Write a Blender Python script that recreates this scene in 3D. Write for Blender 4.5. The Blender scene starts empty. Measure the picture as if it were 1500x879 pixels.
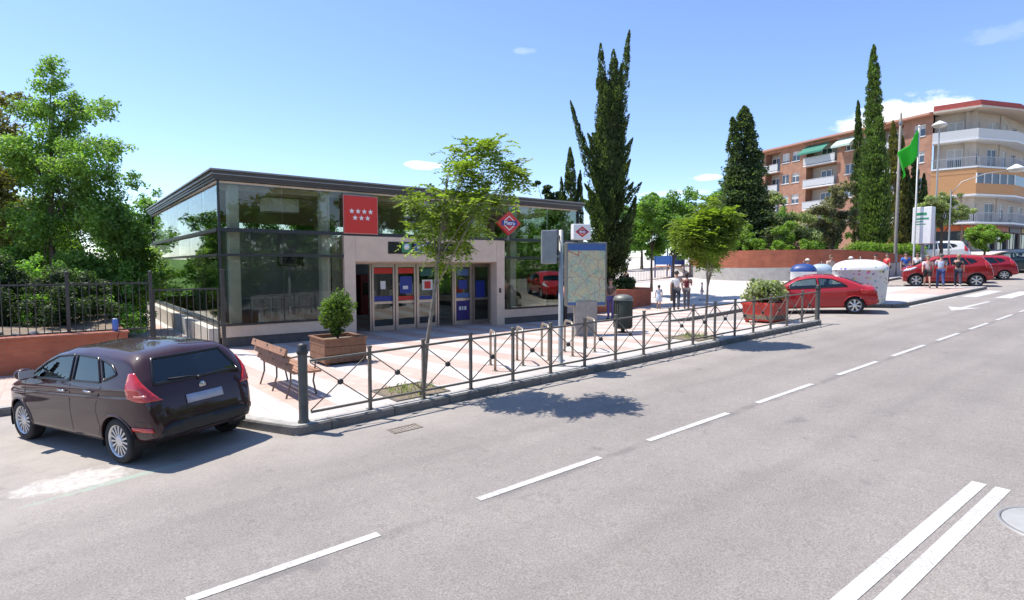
import bpy, bmesh, math, random
import numpy as np
from mathutils import Vector, Matrix
from mathutils.bvhtree import BVHTree
from mathutils.geometry import delaunay_2d_cdt
random.seed(7); RNG = np.random.default_rng(11)
sc = bpy.context.scene
COL = sc.collection
R_ = math.radians

# ------------------------------------------------------------------ camera
PITCH, AZ = R_(3.508), R_(51.814)
cam_d = bpy.data.cameras.new('camera'); cam = bpy.data.objects.new('camera', cam_d); COL.objects.link(cam)
cam_d.sensor_width = 36.0; cam_d.lens = 840/1500*36; cam_d.clip_start = 0.05; cam_d.clip_end = 3000
fw = Vector((math.cos(AZ)*math.cos(PITCH), math.sin(AZ)*math.cos(PITCH), -math.sin(PITCH)))
cam.rotation_euler = fw.to_track_quat('-Z', 'Y').to_euler()
sc.camera = cam

# ------------------------------------------------------------------ sun, sky, exposure
SUN_EL = R_(64)
SUN_DIR = Vector((0.52*math.cos(SUN_EL), -0.854*math.cos(SUN_EL), -math.sin(SUN_EL)))   # the way the light travels
sun_d = bpy.data.lights.new('sun', 'SUN'); sun = bpy.data.objects.new('sun', sun_d); COL.objects.link(sun)
sun_d.energy = 4.6; sun_d.angle = R_(0.55); sun_d.color = (1.0, 0.945, 0.86)
sun.rotation_euler = SUN_DIR.to_track_quat('-Z', 'Y').to_euler(); sun.location = (-10, 20, 40)
W = bpy.data.worlds.new('World'); sc.world = W; W.use_nodes = True
def build_world():
    nt = W.node_tree; N = nt.nodes; Lk = nt.links; N.clear()
    out = N.new('ShaderNodeOutputWorld'); bg = N.new('ShaderNodeBackground'); sky = N.new('ShaderNodeTexSky')
    sky.sky_type = 'NISHITA'; sky.sun_disc = False; sky.sun_elevation = SUN_EL
    to_sun = -SUN_DIR
    sky.sun_rotation = math.atan2(to_sun.x, to_sun.y); sky.altitude = 600; sky.air_density = 1.0; sky.dust_density = 0.35; sky.ozone_density = 2.8
    bg.inputs[1].default_value = 0.15
    tc = N.new('ShaderNodeTexCoord')
    def math_(op, a, b=None, clamp=False):
        n = N.new('ShaderNodeMath'); n.operation = op; n.use_clamp = clamp
        for i, v in enumerate((a, b)):
            if v is None: continue
            if isinstance(v, (int, float)): n.inputs[i].default_value = v
            else: Lk.new(v, n.inputs[i])
        return n.outputs[0]
    def dot(v):
        n = N.new('ShaderNodeVectorMath'); n.operation = 'DOT_PRODUCT'; Lk.new(tc.outputs['Generated'], n.inputs[0]); n.inputs[1].default_value = v
        return n.outputs['Value']
    noi = N.new('ShaderNodeTexNoise'); noi.inputs['Scale'].default_value = 26; noi.inputs['Detail'].default_value = 7; noi.inputs['Roughness'].default_value = 0.6
    mp = N.new('ShaderNodeMapping'); mp.inputs['Scale'].default_value = (1, 1, 2.2); Lk.new(tc.outputs['Generated'], mp.inputs[0]); Lk.new(mp.outputs[0], noi.inputs['Vector'])
    total = None
    # small fair-weather clouds: azimuth from +X, elevation, half sizes (radians), strength
    for az, el, a, b, s in CLOUDS:
        az, el = R_(az), R_(el)
        c = Vector((math.cos(az)*math.cos(el), math.sin(az)*math.cos(el), math.sin(el)))
        r = Vector((math.sin(az), -math.cos(az), 0)); u = r.cross(c)
        du = math_('DIVIDE', dot(r), a); dv = math_('DIVIDE', dot(u), b)
        d2 = math_('ADD', math_('MULTIPLY', du, du), math_('MULTIPLY', dv, dv))
        front = math_('GREATER_THAN', dot(c), 0.5)
        m = math_('SUBTRACT', 1.0, d2)
        nz = math_('MULTIPLY', math_('SUBTRACT', noi.outputs[0], 0.5), 3.2)
        m = math_('MULTIPLY', math_('MULTIPLY', math_('MULTIPLY', math_('ADD', m, nz), 1.5, True), s), front)
        m = math_('MULTIPLY', m, math_('SUBTRACT', 1.6, d2, True))
        total = m if total is None else math_('MAXIMUM', total, m)
    # wisps
    mix = N.new('ShaderNodeMix'); mix.data_type = 'RGBA'
    tn = N.new('ShaderNodeVectorMath'); tn.operation = 'MULTIPLY'; tn.inputs[1].default_value = (.93, .955, 1.07); Lk.new(sky.outputs[0], tn.inputs[0])
    Lk.new(total, mix.inputs[0]); Lk.new(tn.outputs[0], mix.inputs[6]); mix.inputs[7].default_value = (6.6, 6.7, 6.9, 1)
    Lk.new(mix.outputs[2], bg.inputs[0]); Lk.new(bg.outputs[0], out.inputs[0])
CLOUDS = [(60.6, 9.6, .034, .0075, .95), (33.2, 8.1, .03, .007, .9), (17.6, 11.6, .085, .034, 1.0), (50.5, 20.0, .020, .007, .16), (12.0, 16.8, .05, .012, .10), (36, 6.8, .07, .006, .3)]
build_world()
VS = sc.view_settings
VS.view_transform = 'Standard'; VS.look = 'None'; VS.exposure = 0.6; VS.gamma = 1.0; VS.use_curve_mapping = False
sc.cycles.max_bounces = 8; sc.cycles.transparent_max_bounces = 24; sc.cycles.glossy_bounces = 3; sc.cycles.diffuse_bounces = 3
sc.cycles.caustics_reflective = False; sc.cycles.caustics_refractive = False
sc.cycles.use_denoising = True

# ------------------------------------------------------------------ helpers: objects
def tag(o, label=None, cat=None, group=None, kind=None):
    if label: o['label'] = label
    if cat: o['category'] = cat
    if group: o['group'] = group
    if kind: o['kind'] = kind
    return o
def empty(name, loc=(0, 0, 0), label=None, cat=None, group=None, rz=0.0):
    o = bpy.data.objects.new(name, None); COL.objects.link(o); o.location = loc; o.rotation_euler = (0, 0, rz)
    o.empty_display_size = 0.2
    return tag(o, label, cat, group)
def copy_tree(o, parent=None):
    c = o.copy(); COL.objects.link(c); c.parent = parent
    for ch in list(o.children): copy_tree(ch, c)
    return c
class MB:
    """collects faces; build() links them as ONE mesh object"""
    def __init__(s): s.v = []; s.f = []; s.m = []; s.sm = []
    def add(s, vs, fs, m=0, smooth=False):
        b = len(s.v); s.v += [tuple(map(float, p)) for p in vs]
        for f in fs: s.f.append(tuple(b+i for i in f)); s.m.append(m); s.sm.append(smooth)
        return s
    def quad(s, a, b, c, d, m=0): return s.add([a, b, c, d], [(0, 1, 2, 3)], m)
    def box(s, x0, y0, z0, x1, y1, z1, m=0):
        vs = [(x, y, z) for z in (z0, z1) for y in (y0, y1) for x in (x0, x1)]
        return s.add(vs, [(0, 2, 3, 1), (4, 5, 7, 6), (0, 1, 5, 4), (2, 6, 7, 3), (0, 4, 6, 2), (1, 3, 7, 5)], m)
    def bbox(s, x0, y0, z0, x1, y1, z1, bev=.01, m=0):
        """box with chamfered edges"""
        bm = bmesh.new(); bmesh.ops.create_cube(bm, size=1)
        for v in bm.verts: v.co = Vector(((x0+x1)/2+v.co.x*(x1-x0), (y0+y1)/2+v.co.y*(y1-y0), (z0+z1)/2+v.co.z*(z1-z0)))
        bmesh.ops.bevel(bm, geom=list(bm.edges), offset=bev, segments=2, profile=.5, affect='EDGES')
        return s.frombm(bm, m)
    def frombm(s, bm, m=0, smooth=False):
        bm.verts.index_update(); s.add([v.co for v in bm.verts], [[v.index for v in f.verts] for f in bm.faces], m, smooth); bm.free(); return s
    def xform(s, M, start=0):
        for i in range(start, len(s.v)): s.v[i] = tuple(M @ Vector(s.v[i]))
        return s
    def beam(s, p, q, w, h, m=0, upv=(0, 0, 1)):
        p, q = Vector(p), Vector(q); d = (q-p).normalized(); up = Vector(upv)
        if abs(d.dot(up)) > .98: up = Vector((1, 0, 0))
        x = d.cross(up).normalized(); y = x.cross(d)
        vs = [c+x*(a*w/2)+y*(b*h/2) for c in (p, q) for a, b in ((-1, -1), (1, -1), (1, 1), (-1, 1))]
        return s.add(vs, [(0, 1, 2, 3), (7, 6, 5, 4), (0, 4, 5, 1), (1, 5, 6, 2), (2, 6, 7, 3), (3, 7, 4, 0)], m)
    def tube(s, pts, r, seg=8, m=0, caps=True, smooth=True, closed=False):
        pts = [Vector(p) for p in pts]; n = len(pts)
        rs = r if isinstance(r, (list, tuple)) else [r]*n
        b = len(s.v); rings = []; prevx = None
        for i, p in enumerate(pts):
            if closed: d = pts[(i+1) % n]-pts[i-1]
            else: d = pts[min(i+1, n-1)]-pts[max(i-1, 0)]
            d = d.normalized() if d.length > 1e-9 else Vector((0, 0, 1))
            if prevx is None:
                a = Vector((0, 0, 1)) if abs(d.z) < .9 else Vector((1, 0, 0)); x = d.cross(a).normalized()
            else:
                x = prevx-d*prevx.dot(d)
                x = x.normalized() if x.length > 1e-6 else d.orthogonal().normalized()
            prevx = x; y = d.cross(x)
            for k in range(seg):
                t = 2*math.pi*k/seg; s.v.append(tuple(p+(x*math.cos(t)+y*math.sin(t))*rs[i]))
        for i in range(n if closed else n-1):
            j = (i+1) % n
            for k in range(seg):
                k2 = (k+1) % seg
                s.f.append((b+i*seg+k, b+i*seg+k2, b+j*seg+k2, b+j*seg+k)); s.m.append(m); s.sm.append(smooth)
        if caps and not closed:
            s.f.append(tuple(b+k for k in reversed(range(seg)))); s.m.append(m); s.sm.append(False)
            s.f.append(tuple(b+(n-1)*seg+k for k in range(seg))); s.m.append(m); s.sm.append(False)
        return s
    def lathe(s, prof, seg=20, c=(0, 0, 0), m=0, smooth=True, axis='z'):
        b = len(s.v)
        for r, z in prof:
            for k in range(seg):
                t = 2*math.pi*k/seg; p = (r*math.cos(t), r*math.sin(t), z)
                if axis == 'y': p = (p[0], z, p[1])
                if axis == 'x': p = (z, p[0], p[1])
                s.v.append((c[0]+p[0], c[1]+p[1], c[2]+p[2]))
        for i in range(len(prof)-1):
            for k in range(seg):
                k2 = (k+1) % seg; f = (b+i*seg+k, b+i*seg+k2, b+(i+1)*seg+k2, b+(i+1)*seg+k)
                if axis == 'y': f = f[::-1]
                s.f.append(f); s.m.append(m); s.sm.append(smooth)
        return s
    def prism(s, poly, ext, m=0):
        """poly: 3D points of a planar outline, ext: extrusion vector"""
        n = len(poly); e = Vector(ext)
        vs = [Vector(p) for p in poly]+[Vector(p)+e for p in poly]
        fs = [tuple(reversed(range(n))), tuple(range(n, 2*n))]+[(i, (i+1) % n, n+(i+1) % n, n+i) for i in range(n)]
        return s.add(vs, fs, m)
    def blob(s, c, r, seg=12, m=0):
        prof = [(max(1e-4, math.sin(math.pi*i/8)), -math.cos(math.pi*i/8)) for i in range(9)]
        st = len(s.v); s.lathe(prof, seg, (0, 0, 0), m)
        r = r if isinstance(r, (tuple, list)) else (r, r, r)
        for i in range(st, len(s.v)):
            p = s.v[i]; s.v[i] = (c[0]+p[0]*r[0], c[1]+p[1]*r[1], c[2]+p[2]*r[2])
        return s
    def build(s, name, mats, parent=None, loc=None, fix=True, label=None):
        me = bpy.data.meshes.new(name); me.from_pydata(s.v, [], s.f)
        if not isinstance(mats, (list, tuple)): mats = [mats]
        for m in mats: me.materials.append(m)
        me.polygons.foreach_set('material_index', s.m); me.polygons.foreach_set('use_smooth', s.sm)
        if fix:
            bm = bmesh.new(); bm.from_mesh(me); bmesh.ops.recalc_face_normals(bm, faces=bm.faces); bm.to_mesh(me); bm.free()
        me.update()
        o = bpy.data.objects.new(name, me); COL.objects.link(o)
        if parent is not None: o.parent = parent
        if loc is not None: o.location = loc
        if label: o['label'] = label
        return o
def np_mesh(name, V, F, mat, parent=None, smooth=False):
    """big quad mesh from numpy arrays"""
    me = bpy.data.meshes.new(name); nv, nf = len(V), len(F)
    me.vertices.add(nv); me.vertices.foreach_set('co', np.asarray(V, np.float32).ravel())
    me.loops.add(nf*4); me.loops.foreach_set('vertex_index', np.asarray(F, np.int32).ravel())
    me.polygons.add(nf); me.polygons.foreach_set('loop_start', np.arange(nf, dtype=np.int32)*4)
    if smooth: me.polygons.foreach_set('use_smooth', np.ones(nf, bool))
    me.materials.append(mat); me.update(calc_edges=True); me.validate()
    o = bpy.data.objects.new(name, me); COL.objects.link(o)
    if parent is not None: o.parent = parent
    return o

# ------------------------------------------------------------------ materials
def mat(name, col, rough=.6, metal=0., var=0., scale=6., bump=0., bscale=60., spec=None, coat=0., island=0., trans=None, dirt=None):
    m = bpy.data.materials.new(name); m.use_nodes = True; nt = m.node_tree; N = nt.nodes; L = nt.links
    b = N['Principled BSDF']; b.inputs['Roughness'].default_value = rough; b.inputs['Metallic'].default_value = metal
    if spec is not None: b.inputs['Specular IOR Level'].default_value = spec
    if coat: b.inputs['Coat Weight'].default_value = coat; b.inputs['Coat Roughness'].default_value = .04
    c = (*col, 1); b.inputs['Base Color'].default_value = c
    tc = N.new('ShaderNodeTexCoord'); src = None
    if var or dirt:
        n = N.new('ShaderNodeTexNoise'); n.inputs['Scale'].default_value = scale; n.inputs['Detail'].default_value = 8; n.inputs['Roughness'].default_value = .65
        L.new(tc.outputs['Object'], n.inputs['Vector'])
        r = N.new('ShaderNodeMapRange'); r.inputs[1].default_value = .3; r.inputs[2].default_value = .7; r.inputs[3].default_value = 1-var; r.inputs[4].default_value = 1+var
        L.new(n.outputs[0], r.inputs[0])
        mx = N.new('ShaderNodeVectorMath'); mx.operation = 'SCALE'; mx.inputs[0].default_value = col; L.new(r.outputs[0], mx.inputs['Scale'])
        src = mx.outputs[0]
    if island:
        g = N.new('ShaderNodeNewGeometry'); r = N.new('ShaderNodeMapRange'); r.inputs[3].default_value = 1-island; r.inputs[4].default_value = 1+island
        L.new(g.outputs['Random Per Island'], r.inputs[0])
        mx = N.new('ShaderNodeVectorMath'); mx.operation = 'SCALE'
        if src is not None: L.new(src, mx.inputs[0])
        else: mx.inputs[0].default_value = col
        L.new(r.outputs[0], mx.inputs['Scale']); src = mx.outputs[0]
    if src is not None: L.new(src, b.inputs['Base Color'])
    if bump:
        n2 = N.new('ShaderNodeTexNoise'); n2.inputs['Scale'].default_value = bscale; n2.inputs['Detail'].default_value = 4
        L.new(tc.outputs['Object'], n2.inputs['Vector'])
        bp = N.new('ShaderNodeBump'); bp.inputs['Strength'].default_value = bump; bp.inputs['Distance'].default_value = .01
        L.new(n2.outputs[0], bp.inputs['Height']); L.new(bp.outputs[0], b.inputs['Normal'])
    if trans is not None:
        tr = N.new('ShaderNodeBsdfTranslucent'); mixs = N.new('ShaderNodeMixShader'); mixs.inputs[0].default_value = .45
        sc_ = N.new('ShaderNodeVectorMath'); sc_.operation = 'MULTIPLY'; sc_.inputs[1].default_value = trans
        if src is not None: L.new(src, sc_.inputs[0])
        else: sc_.inputs[0].default_value = col
        L.new(sc_.outputs[0], tr.inputs[0]); L.new(b.outputs[0], mixs.inputs[1]); L.new(tr.outputs[0], mixs.inputs[2])
        L.new(mixs.outputs[0], N['Material Output'].inputs[0])
    return m
def leafmat(name, col, island=.4, var=.35, scale=1.3):
    return mat(name, col, .55, var=var, scale=scale, island=island, trans=(1.5, 1.7, .6), spec=.35)
def glassmat(name, tint, refl=1.0, base=.05, rough=0.):
    m = bpy.data.materials.new(name); m.use_nodes = True; nt = m.node_tree; N = nt.nodes; L = nt.links
    N.remove(N['Principled BSDF'])
    t = N.new('ShaderNodeBsdfTransparent'); t.inputs[0].default_value = (*tint, 1)
    g = N.new('ShaderNodeBsdfGlossy'); g.inputs['Roughness'].default_value = rough; g.inputs[0].default_value = (.95, 1, .97, 1)
    f = N.new('ShaderNodeFresnel'); f.inputs[0].default_value = 1.5
    a = N.new('ShaderNodeMath'); a.operation = 'MULTIPLY_ADD'; a.inputs[1].default_value = refl; a.inputs[2].default_value = base; a.use_clamp = True; L.new(f.outputs[0], a.inputs[0])
    mx = N.new('ShaderNodeMixShader'); L.new(a.outputs[0], mx.inputs[0]); L.new(t.outputs[0], mx.inputs[1]); L.new(g.outputs[0], mx.inputs[2])
    L.new(mx.outputs[0], N['Material Output'].inputs[0])
    return m
def brickmat(name, c1, c2, mortar, scale=1.0, swap=False):
    m = bpy.data.materials.new(name); m.use_nodes = True; nt = m.node_tree; N = nt.nodes; L = nt.links; b = N['Principled BSDF']; b.inputs['Roughness'].default_value = .85
    g = N.new('ShaderNodeNewGeometry'); sp = N.new('ShaderNodeSeparateXYZ'); L.new(g.outputs['Position'], sp.inputs[0])
    ad = N.new('ShaderNodeMath'); ad.operation = 'ADD'; L.new(sp.outputs[0], ad.inputs[0]); L.new(sp.outputs[1], ad.inputs[1])
    cb = N.new('ShaderNodeCombineXYZ'); L.new(ad.outputs[0], cb.inputs[0]); L.new(sp.outputs[2], cb.inputs[1])
    br = N.new('ShaderNodeTexBrick'); L.new(cb.outputs[0], br.inputs[0])
    br.inputs['Color1'].default_value = (*c1, 1); br.inputs['Color2'].default_value = (*c2, 1); br.inputs['Mortar'].default_value = (*mortar, 1)
    br.inputs['Scale'].default_value = scale; br.inputs['Brick Width'].default_value = .25; br.inputs['Row Height'].default_value = .07; br.inputs['Mortar Size'].default_value = .008
    n = N.new('ShaderNodeTexNoise'); n.inputs['Scale'].default_value = 1.7; n.inputs['Detail'].default_value = 8; L.new(g.outputs['Position'], n.inputs[0])
    r = N.new('ShaderNodeMapRange'); r.inputs[1].default_value = .3; r.inputs[2].default_value = .7; r.inputs[3].default_value = .78; r.inputs[4].default_value = 1.15; L.new(n.outputs[0], r.inputs[0])
    mx = N.new('ShaderNodeVectorMath'); mx.operation = 'SCALE'; L.new(br.outputs[0], mx.inputs[0]); L.new(r.outputs[0], mx.inputs['Scale']); L.new(mx.outputs[0], b.inputs['Base Color'])
    return m
M = {}
M['iron'] = mat('dark_iron', (.06, .058, .055), .5, .3, var=.3, scale=9)
M['iron_brown'] = mat('railing_paint', (.165, .145, .12), .5, .2, var=.25, scale=14)
M['grey_metal'] = mat('grey_metal', (.30, .31, .32), .45, .4, var=.15)
M['pole_grey'] = mat('pole_grey', (.42, .42, .40), .5, .3, var=.15)
M['white_paint'] = mat('white_paint', (.78, .78, .76), .5, var=.06)
M['black'] = mat('black_plastic', (.015, .015, .016), .5)
M['rubber'] = mat('tyre_rubber', (.022, .022, .024), .85, var=.3, scale=12)
M['blk_gloss'] = mat('black_trim', (.012, .012, .013), .25)
M['bark'] = mat('bark', (.12, .09, .065), .9, var=.35, scale=12, bump=.6, bscale=30)
M['bark_pale'] = mat('pale_bark', (.25, .21, .165), .9, var=.3, scale=14, bump=.4, bscale=40)
M['wood'] = mat('weathered_wood', (.21, .105, .06), .7, var=.35, scale=9, bump=.2)
M['bench_wood'] = mat('bench_wood', (.36, .19, .115), .6, var=.25, scale=10)
M['stone'] = mat('pink_granite_cladding', (.66, .51, .39), .45, var=.10, scale=3.0)
M['stone_dark'] = mat('dark_base_stone', (.10, .09, .085), .7, var=.25)
M['concrete'] = mat('pale_concrete', (.50, .48, .43), .8, var=.12, scale=4)
M['column'] = mat('pale_column', (.70, .68, .60), .7, var=.08)
M['fascia'] = mat('roof_fascia_metal', (.10, .082, .072), .38, .5, var=.12, scale=2)
M['fascia_l'] = mat('roof_fascia_lip', (.30, .28, .27), .4, .5, var=.1)
M['mullion'] = mat('dark_mullion', (.05, .052, .056), .4, .5)
M['ceiling'] = mat('slatted_ceiling', (.62, .52, .41), .7, var=.15)
M['intwall'] = mat('interior_wall', (.26, .27, .27), .7, var=.3, scale=1.5)
M['intfloor'] = mat('interior_floor', (.52, .50, .47), .35, var=.1)
M['glass'] = glassmat('station_glass', (.85, .87, .83), .85, .005)
M['glass_dark'] = glassmat('door_glass', (.42, .48, .48), 1.0, .05)
M['winglass'] = mat('window_glass', (.06, .075, .09), .06, spec=.8)
M['steel'] = mat('door_steel', (.52, .45, .40), .32, .75, var=.08)
M['red_panel'] = mat('red_panel', (.62, .028, .022), .4)
M['blue_panel'] = mat('blue_panel', (.02, .045, .30), .4)
M['brick_red'] = brickmat('red_brick_low', (.43, .125, .06), (.37, .10, .05), (.32, .13, .085))
M['brick_apt'] = brickmat('apartment_brick', (.38, .185, .115), (.35, .165, .10), (.40, .25, .18))
M['soil'] = mat('planter_soil', (.20, .155, .11), .95, var=.4, scale=9, bump=.8, bscale=25)
M['rock'] = mat('grey_rock', (.30, .28, .26), .9, var=.35, scale=8, bump=.6)

# ------------------------------------------------------------------ terrain heights (metres, camera at 0)
def Rz(x):
    return -2.42+.033*x if x < 40 else -1.10+.05*(x-40) if x < 90 else 1.40+.01*(x-90)
def Bz(x): return float(np.interp(x, [-60, 17, 20, 30, 40, 60, 80, 100, 400], [-2.45, -2.22, -2.09, -1.45, -.9, .2, 1.6, 2.2, 3]))
def gz(x, y):
    if y < 7.9: return Rz(x)
    t = min(max((y-8.0)/9, 0), 1); t = t*t*(3-2*t)
    return (1-t)*(Rz(x)+.13)+t*Bz(x)
def roadz(x, y):
    if y <= 7.7: return Rz(x)
    return gz(x, max(y, 8.0))-.13
# edge of the pavement: three runs with angled parking bays between them
BAYS = [(-40, 2.45, 12.2), (18.3, 24.6, 12.5), (36.6, 52, 13.6)]
HX, HY = -.43, .903
# ------------------------------------------------------------------ ground, road, pavement
def nodes_of(name, rough=.85):
    m = bpy.data.materials.new(name); m.use_nodes = True; nt = m.node_tree; b = nt.nodes['Principled BSDF']; b.inputs['Roughness'].default_value = rough
    return m, nt, nt.nodes, nt.links, b
class NG:
    def __init__(s, nt): s.N = nt.nodes; s.L = nt.links; s.g = s.N.new('ShaderNodeNewGeometry'); s.P = s.g.outputs['Position']; sp = s.N.new('ShaderNodeSeparateXYZ'); s.L.new(s.P, sp.inputs[0]); s.x, s.y, s.z = sp.outputs
    def mth(s, op, a, b=None, c=None, clamp=False):
        n = s.N.new('ShaderNodeMath'); n.operation = op; n.use_clamp = clamp
        for i, v in enumerate((a, b, c)):
            if v is None: continue
            if isinstance(v, (int, float)): n.inputs[i].default_value = v
            else: s.L.new(v, n.inputs[i])
        return n.outputs[0]
    def noise(s, scale, detail=4, rough=.5, vec=None):
        n = s.N.new('ShaderNodeTexNoise'); n.inputs['Scale'].default_value = scale; n.inputs['Detail'].default_value = detail; n.inputs['Roughness'].default_value = rough
        s.L.new(vec if vec is not None else s.P, n.inputs['Vector']); return n.outputs[0]
    def rng(s, v, a, b, c, d):
        n = s.N.new('ShaderNodeMapRange'); s.L.new(v, n.inputs[0])
        for i, q in enumerate((a, b, c, d)): n.inputs[i+1].default_value = q
        return n.outputs[0]
    def mix(s, fac, a, b):
        n = s.N.new('ShaderNodeMix'); n.data_type = 'RGBA'
        for sock, v in ((n.inputs[0], fac), (n.inputs[6], a), (n.inputs[7], b)):
            if isinstance(v, tuple): sock.default_value = (*v, 1)
            elif isinstance(v, (int, float)): sock.default_value = v
            else: s.L.new(v, sock)
        return n.outputs[2]
    def scale(s, col, f):
        n = s.N.new('ShaderNodeVectorMath'); n.operation = 'SCALE'
        if isinstance(col, tuple): n.inputs[0].default_value = col
        else: s.L.new(col, n.inputs[0])
        if isinstance(f, (int, float)): n.inputs['Scale'].default_value = f
        else: s.L.new(f, n.inputs['Scale'])
        return n.outputs[0]
    def bump(s, b, h, st=.3, d=.01):
        n = s.N.new('ShaderNodeBump'); n.inputs['Strength'].default_value = st; n.inputs['Distance'].default_value = d; s.L.new(h, n.inputs['Height']); s.L.new(n.outputs[0], b.inputs['Normal'])
    def vec(s, sx, sy, sz=1):
        n = s.N.new('ShaderNodeMapping'); n.inputs['Scale'].default_value = (sx, sy, sz); s.L.new(s.P, n.inputs[0]); return n.outputs[0]
def asphalt():
    m, nt, N, L, b = nodes_of('asphalt'); g = NG(nt)
    fine = g.rng(g.noise(62, 3, .7), .32, .68, .66, 1.34)
    mid = g.rng(g.noise(9, 6, .6), .3, .7, .94, 1.06)
    big = g.rng(g.noise(.55, 5, .6), .3, .7, .90, 1.10)
    lane = g.rng(g.noise(1, 5, .55, g.vec(.12, 1.1)), .3, .7, .95, 1.05)      # wear drawn out along the traffic
    col = g.scale((.244, .218, .198), g.mth('MULTIPLY', fine, g.mth('MULTIPLY', mid, g.mth('MULTIPLY', big, lane))))
    # pale dust in the gutter and on the parking bays
    dust = g.mth('MULTIPLY', g.rng(g.y, 5.9, 8.6, 0, .8), g.rng(g.noise(1.4, 6, .65), .3, .65, .25, 1))
    col = g.mix(dust, col, (.40, .36, .315))
    # dark seam of the paving joint under the lane dashes
    seam = g.mth('ABSOLUTE', g.mth('ADD', g.y, g.mth('MULTIPLY_ADD', g.noise(1.2, 3), .12, -4.50-.06)))
    col = g.mix(g.mth('MULTIPLY', g.rng(seam, .03, .10, .45, 0), g.rng(g.noise(2.3, 3), .4, .6, .2, 1)), col, (.10, .093, .09))
    for yc, wd, st in ((6.6, .28, .16), (5.35, .28, .14), (3.7, .30, .14), (2.4, .30, .14), (5.95, .16, .20), (3.05, .16, .18)):
        tr = g.mth('ABSOLUTE', g.mth('ADD', g.y, g.mth('MULTIPLY_ADD', g.noise(.35, 2), .5, -yc-.25)))
        col = g.mix(g.mth('MULTIPLY', g.rng(tr, wd*.3, wd, st, 0), g.rng(g.noise(.8, 5, .65), .3, .65, .35, 1)), col, (.13, .12, .115))
    # dark patches and drips
    drip = g.rng(g.noise(2.6, 3, .5), .66, .74, 0, .35)
    col = g.mix(drip, col, (.10, .095, .095))
    # spilled whitewash next to the dark car, with traces of green paint
    dx = g.mth('MULTIPLY', g.mth('SUBTRACT', g.x, .05), 1/.70); dy = g.mth('MULTIPLY', g.mth('SUBTRACT', g.y, 7.98), 1/.42)
    d2 = g.mth('ADD', g.mth('MULTIPLY', dx, dx), g.mth('MULTIPLY', dy, dy))
    pm = g.mth('MULTIPLY', g.rng(g.mth('SUBTRACT', g.mth('MULTIPLY_ADD', g.noise(5, 7, .75), 2.6, -.55), d2), .0, .45, 0, 1), g.rng(g.noise(14, 5, .7), .3, .55, .45, 1))
    col = g.mix(g.mth('MULTIPLY', pm, g.rng(g.noise(9, 7, .8), .35, .62, .15, .85)), col, (.62, .59, .55))
    gx = g.mth('MULTIPLY', g.mth('SUBTRACT', g.x, .35), 1/1.0); gy = g.mth('MULTIPLY', g.mth('SUBTRACT', g.y, g.mth('MULTIPLY_ADD', g.x, .22, 7.56)), 1/.10)
    gd = g.mth('ADD', g.mth('MULTIPLY', gx, gx), g.mth('MULTIPLY', gy, gy))
    gm = g.rng(g.mth('SUBTRACT', g.mth('MULTIPLY', g.noise(4, 5, .7), 2.0), gd), .35, .9, 0, .45)
    col = g.mix(gm, col, (.30, .46, .36))
    # crack sealant and hairline cracks in the gutter
    vo = N.new('ShaderNodeTexVoronoi'); vo.feature = 'DISTANCE_TO_EDGE'; vo.inputs['Scale'].default_value = .55
    wv = N.new('ShaderNodeVectorMath'); wv.operation = 'ADD'; L.new(g.P, wv.inputs[0]); nn = N.new('ShaderNodeTexNoise'); nn.inputs['Scale'].default_value = 2.0; nn.inputs['Detail'].default_value = 5; L.new(g.P, nn.inputs[0]); L.new(nn.outputs[1], wv.inputs[1]); L.new(wv.outputs[0], vo.inputs['Vector'])
    crack = g.mth('MULTIPLY', g.rng(vo.outputs[0], .003, .010, .28, 0), g.rng(g.noise(.5, 3), .56, .66, 0, 1))
    col = g.mix(crack, col, (.09, .085, .08))
    L.new(col, b.inputs['Base Color']); g.bump(b, g.noise(110, 3, .7), .5, .006)
    return m
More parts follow.
